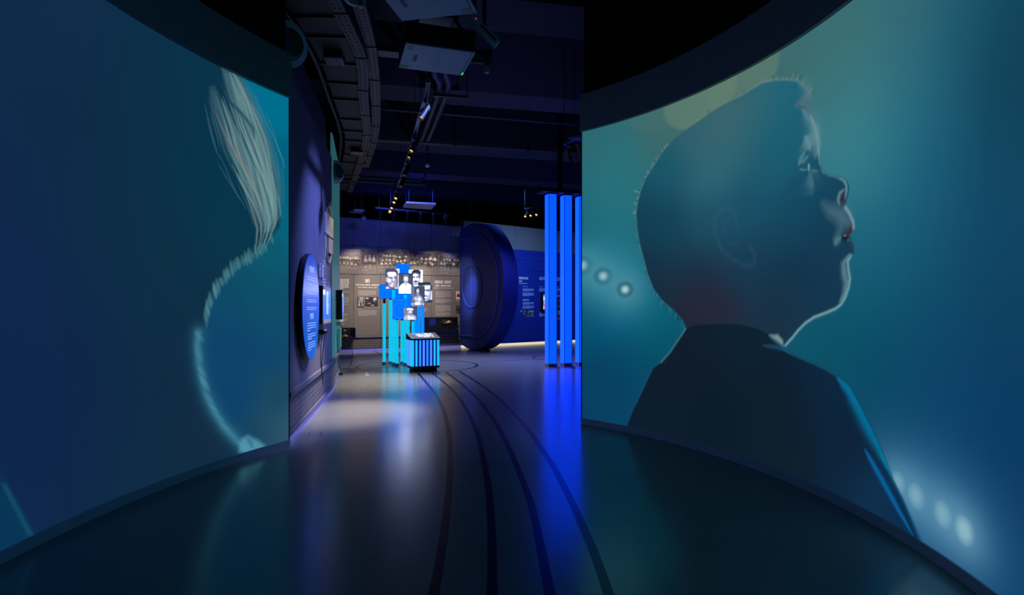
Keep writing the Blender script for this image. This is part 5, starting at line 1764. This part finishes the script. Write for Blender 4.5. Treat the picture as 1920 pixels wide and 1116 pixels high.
# trays hung across the room under the beams
for (a, b, z, lab) in (((-3.4, 13.55), (2.4, 15.0), 5.42, 'long perforated cable tray crossing under the middle ceiling beam'), ((-2.3, 8.1), (-1.2, 8.35), 5.1, 'short perforated tray left of the lower projector')):
    T = Flat(a, b)
    t = thing('cable_tray', T.pt(0, z, 0), lab, 'cable tray')
    MB().slab(T, 0, T.len, z, z + .006, -.1, .1, 1).build('tray_section', 'tray_metal', t)
    for s_ in (-1, 1):
        MB().slab(T, 0, T.len, z, z + .09, s_ * .1 - .004, s_ * .1 + .004, 1, uv=True).build('tray_side', 'tray_perforated', t)
    for u in np.linspace(.2, T.len - .2, max(2, int(T.len / 1.4))):
        for s_ in (-1, 1):
            p = T.pt(u, z, s_ * .11)
            MB().tube([p, (p[0], p[1], ZC)], .012, 6).build('hanger_rod', 'black_metal', t)
        MB().slab(T, u - .02, u + .02, z - .03, z, -.13, .13, 1).build('cross_bar', 'black_metal', t)

# two fat pipes under the beams, with a strut below them
for i, (L, lab) in enumerate((([(-1.16, 8.6, 5.5), (-1.27, 9.43, 5.34), (-1.28, 10.08, 5.3), (-1.95, 12.7, 5.3), (-2.1, 13.3, 5.36)], 'left one of two fat grey pipes behind the lower projector'),
                              ([(-.98, 8.6, 5.5), (-1.09, 9.43, 5.34), (-1.13, 10.08, 5.3), (-1.80, 12.7, 5.3), (-1.95, 13.3, 5.36)], 'right one of two fat grey pipes behind the lower projector'))):
    o = MB().tube(tube_curve(L), .052, 12).build('ceiling_pipe', 'tray_metal', smooth=True, loc=L[0])
    tag(o, lab, 'pipe', 'fat ceiling pipes')
t = thing('pipe_strut', (-1.1, 10.1, 5.2), 'short dark strut on two rods carrying the fat pipes', 'strut')
MB().box((-1.08, 10.15, 5.21), (.62, .05, .05), .2).build('rail', 'black_metal', t)
for x in (-1.36, -.80):
    MB().tube([(x, 10.15 + (x + 1.08) * .2, 5.22), (x, 10.15 + (x + 1.08) * .2, ZC)], .01, 6).build('hanger_rod', 'black_metal', t)


# ------------------------------------------------------------------ spotlights: one built, the others copied
def make_spot():
    t = thing('track_spotlight', (0, 0, 0), 'x', 'spotlight', 'spotlights on the curved track')
    MB().box((0, 0, -.02), (.05, .05, .07)).build('track_adapter', 'black_plastic', t)
    MB().tube([(0, 0, -.04), (.055, 0, -.08), (.055, 0, -.17)], .009, 6).build('yoke', 'black_metal', t)
    b_ = MB().lathe([(.035, .10), (.046, .09), (.046, -.10), (.040, -.105)], (0, 0, 0), 18).build('lamp_body', 'black_metal', t, smooth=True)
    b_.location = (0, 0, -.17)
    MB().lathe([(.046, -.165), (.047, -.09), (.042, -.09), (.042, -.163), (.046, -.165)], (0, 0, 0), 18, cap=False).build('lamp_rim', 'black_plastic', b_, smooth=True)
    MB().lathe([(.040, -.118), (.040, -.105), (.02, -.103)], (0, 0, 0), 18).build('lamp_lens', 'lamp_face', b_)
    return t


def aim(t, dirv):
    for c in t.children:
        if c.name.startswith('lamp_body'):
            c.rotation_euler = (-Vector(dirv).normalized()).to_track_quat('Z', 'Y').to_euler()
    return t


TZ = 4.6
TR = Curve([(-1.15, 7.9), (-1.26, 8.48), (-1.48, 9.3), (-2.03, 11.5), (-2.77, 14.25), (-3.54, 17.0), (-3.75, 17.7)], 1)
t = thing('lighting_track', TR.pt(0, TZ, 0), 'curved pale lighting track hanging from the ceiling, full of spotlights', 'lighting track')
for o_ in (-.022, .022):
    MB().slab(TR, 0, TR.len, TZ, TZ + .04, o_ - .006, o_ + .006, 40).build('rail', 'silver_blue', t)
MB().slab(TR, 0, TR.len, TZ + .012, TZ + .04, -.016, .016, 40).build('rail_core', 'black_metal', t)
for u in np.linspace(.1, TR.len - .2, 9):
    MB().slab(TR, u - .09, u + .09, TZ - .02, TZ + .06, -.035, .035, 2).build('track_joint', 'black_plastic', t)
    p = TR.pt(u, TZ + .05)
    MB().tube([p, (p[0], p[1], ZC)], .006, 5).build('hanger_rod', 'black_metal', t)
sp = make_spot()
heads = [(8.62, -2.6, 7.2, 1.6), (10.5, -2.85, 8.6, 1.9), (10.95, -3.0, 9.6, 2.4), (12.3, -3.3, 11, 1.4), (13.45, -3.5, 12, 1.2), (15.2, -4.4, 18.8, 2), (15.8, -4.0, 19.5, 2), (16.7, -4.9, 19, 2), (17.3, -5.2, 18.9, 2)]
nth = ('first', 'second', 'third', 'fourth', 'fifth', 'sixth', 'seventh', 'eighth', 'last')
for i, (y, tx, ty, tz) in enumerate(heads):
    p = TR.pt(TR.at_y(y), TZ, 0)
    dirv = (Vector((tx, ty, tz)) - Vector(p)).normalized()
    if i >= 5:
        dirv = Vector((-.10, -.75, -.65)).normalized()      # these show their lit mouths to the room
    lab = 'black spotlight, ' + nth[i] + ' along the curved track from its near end'
    if i == 0:
        sp.location = p
        sp['label'] = lab
        aim(sp, dirv)
    else:
        aim(dup(sp, p, (0, 0, 0), lab), dirv)
# three more on a short track to the left of the light columns, two by the edge of the boy screen
for k, (nm, pts, hd, lab) in enumerate((('short dark track with three spotlights, left of the light columns', [(.42, 19.1, 4.72), (.92, 18.6, 4.72)], [(.47, 'left'), (.64, 'middle'), (.82, 'right')], 'small lit spotlight on the short track left of the columns, '),
                                        ('short bluish track by the top edge of the boy screen', [(.98, 10.9, 4.55), (1.35, 10.2, 4.55)], [(1.04, 'left'), (1.22, 'right')], 'black spotlight by the top edge of the boy screen, '))):
    a, b = Vector(pts[0]), Vector(pts[1])
    t = thing('lighting_track', tuple(a), nm, 'lighting track')
    MB().box((a + b) / 2 + Vector((0, 0, .02)), ((b - a).length, .04, .04), math.atan2(b.y - a.y, b.x - a.x)).build('rail', 'tray_metal', t)
    for q in (a, b):
        MB().tube([q + Vector((0, 0, .03)), (q.x, q.y, ZC)], .006, 5).build('hanger_rod', 'black_metal', t)
    for x, wh in hd:
        f = (x - a.x) / (b.x - a.x)
        p = a + (b - a) * f
        dirv = Vector((-.25, -.75, -.6)) if k == 0 else Vector((.3, .4, -.85))
        aim(dup(sp, tuple(p), (0, 0, 0), lab + wh + ' one', 'spotlights on short tracks'), dirv)
# unlit heads on a dark track above the photo wall
a, b = Vector((-4.35, 18.3, 4.62)), Vector((-2.1, 19.6, 4.62))
t = thing('lighting_track', tuple(a), 'dark lighting track running along the top of the photo wall', 'lighting track')
MB().box((a + b) / 2 + Vector((0, 0, .02)), ((b - a).length, .05, .05), math.atan2(b.y - a.y, b.x - a.x)).build('rail', 'black_metal', t)
for f in (.05, .5, .95):
    q = a + (b - a) * f
    MB().tube([q + Vector((0, 0, .04)), (q.x, q.y, ZC)], .006, 5).build('hanger_rod', 'black_metal', t)
for i in range(6):
    p = a + (b - a) * (.06 + .175 * i)
    aim(dup(sp, tuple(p), (0, 0, 0), nth[i] + ' spotlight from the left along the photo wall track', 'spotlights over the photo wall'), (-.15, .45, -.85))
for i, (p, lab) in enumerate((((-4.78, 18.5, 4.36), 'small dome camera left, above the photo wall by the square panel'), ((-2.3, 19.9, 4.62), 'small dome camera right, above the photo wall near the giant disc'))):
    t = thing('dome_camera', p, lab, 'camera', 'dome cameras above the photo wall')
    MB().lathe([(.09, 0), (.085, -.03), (.07, -.07), (.04, -.10), (.012, -.112)], p, 16).build('dome', 'grey_metal', t, smooth=True)
    MB().lathe([(.1, 0), (.1, .04)], p, 16).build('collar', 'black_plastic', t)
    MB().tube([(p[0], p[1], p[2] + .03), (p[0], p[1], ZC)], .012, 6).build('drop_rod', 'black_metal', t)

# ------------------------------------------------------------------ hanging white panels
for P, lab in (([(-3.17, 17.26), (-2.31, 17.5), (-2.58, 18.4), (-3.42, 18.07)], 'white square ceiling panel hanging on thin rods in the middle of the far room'),
               ([(-5.08, 18.6), (-4.80, 18.72), (-5.0, 19.2), (-5.42, 19.0)], 'white narrow ceiling panel hanging at the left above the photo wall')):
    z = 4.6
    c = (sum(p[0] for p in P) / 4, sum(p[1] for p in P) / 4, z)
    t = thing('ceiling_panel', c, lab, 'ceiling panel')
    MB().prism([(x, y, z) for x, y in P], (0, 0, .05)).build('panel_body', 'white_panel', t)
    for x, y in P:
        x, y = c[0] + (x - c[0]) * .8, c[1] + (y - c[1]) * .8
        MB().tube([(x, y, z + .05), (x, y, ZC)], .006, 5).build('hanger_rod', 'black_metal', t)

# ------------------------------------------------------------------ round green shades with pale rims
for p, ax, lab in (((-2.68, 6.85, 4.62), (.80, -.55, -.22), 'round green shade with a pale rim at the edge of the left screen'),
                   ((-3.19, 10.35, 3.92), (.9, -.4, -.1), 'round green shade with a pale rim at the far end of the curved wall'),
                   ((-1.63, 5.95, 4.75), (.3, -.5, -.8), 'round green shade with a pale rim at the top edge of the picture')):
    ax = Vector(ax).normalized()
    e1 = Vector((0, 0, 1)).cross(ax).normalized()
    Rq = Matrix((e1, ax.cross(e1), ax)).transposed()
    t = thing('round_shade', p, lab, 'lamp shade', 'round green shades')
    s_ = 1.0 if p[1] < 8 else .8
    if p[1] < 6:
        s_ = .5
    MB().lathe([(.255 * s_, -.02), (.26 * s_, 0), (.26 * s_, .04), (.19 * s_, .055)], p, 36, Rq).build('rim', 'pale_shade', t, smooth=True)
    MB().lathe([(.185 * s_, .055), (.17 * s_, .09), (.15 * s_, .10), (.14 * s_, .12), (.05 * s_, .13)], p, 36, Rq).build('shade', 'green_shade', t, smooth=True)
    MB().tube([Vector(p) - ax * .01, Vector(p) - ax * .1 + Vector((0, 0, .1)), Vector((p[0] - ax.x * .1, p[1] - ax.y * .1, ZC))], .015, 6).build('drop_rod', 'black_metal', t)

# ------------------------------------------------------------------ smoke detector, conduit, pendant sensor
p = (1.14, 10.72, 6.62)
t = thing('smoke_detector', p, 'round white smoke detector on the dark ceiling by the boy screen', 'smoke detector')
MB().lathe([(.055, .08), (.055, .03), (.075, .02), (.078, -.01), (.05, -.03), (.02, -.032)], p, 24).build('housing', 'off_white', t, smooth=True)
MB().lathe([(.05, .02), (.05, .079)], p, 16).build('socket', 'off_white', t)
o = MB().tube([(-.30, 10.55, 6.64), (.5, 10.62, 6.64), (1.07, 10.7, 6.64)], .028, 8).build('conduit_pipe', 'black_metal', loc=(-.3, 10.55, 6.64))
tag(o, 'black conduit leading to the smoke detector', 'pipe')
p = (-2.1, 14.3, 5.0)
t = thing('pendant_sensor', p, 'small pale sensor on a rod below the middle beam', 'sensor')
MB().lathe([(.05, .03), (.06, 0), (.05, -.03), (.02, -.04)], p, 16).build('sensor_head', 'pale_shade', t, smooth=True)
MB().tube([(p[0], p[1], p[2] + .02), (p[0], p[1], ZC)], .018, 6).build('drop_rod', 'black_metal', t)
t = thing('hanging_plate', (1.25, 9.85, 4.35), 'dark triangular plate hanging above the edge of the boy screen', 'plate')
MB().prism([(.95, 9.8, 4.35), (1.5, 9.5, 4.35), (1.5, 10.2, 4.35)], (0, 0, .03)).build('plate', 'duct_metal', t)
MB().tube([(1.06, 9.8, 4.37), (1.06, 9.8, ZC)], .007, 5).build('hanger_rod', 'black_metal', t)

# thin conduits and rods under the far ceiling
for pts, r, lab in (([(-4.6, 15.6, 5.02), (-2.6, 16.1, 5.02), (-2.45, 16.14, 5.12), (-2.4, 16.15, 5.5)], .035, 'upper one of two thin dark conduits beside the white square panel'),
                    ([(-4.6, 15.3, 4.86), (-2.35, 15.85, 4.86)], .045, 'lower one of two thin dark conduits beside the white square panel'),
                    ([(-1.3, 17.8, 4.35), (-1.3, 17.8, 5.7)], .012, 'single thin rod hanging in front of the giant disc'),
                    ([(-2.6, 11.5, 5.44), (1.9, 12.6, 5.44)], .022, 'thin dark conduit crossing behind the near ceiling beam')):
    m = MB().tube(pts, r, 8)
    for f in (.15, .85):
        a = Vector(pts[0]).lerp(Vector(pts[1]), f)
        if abs(pts[0][2] - pts[1][2]) < .1:
            m.tube([a, (a.x, a.y, ZC)], .006, 5)
        else:
            m.tube([pts[1], (pts[1][0], pts[1][1], ZC)], r, 5)
    tag(m.build('conduit_pipe', 'tray_metal', loc=pts[0]), lab, 'pipe')
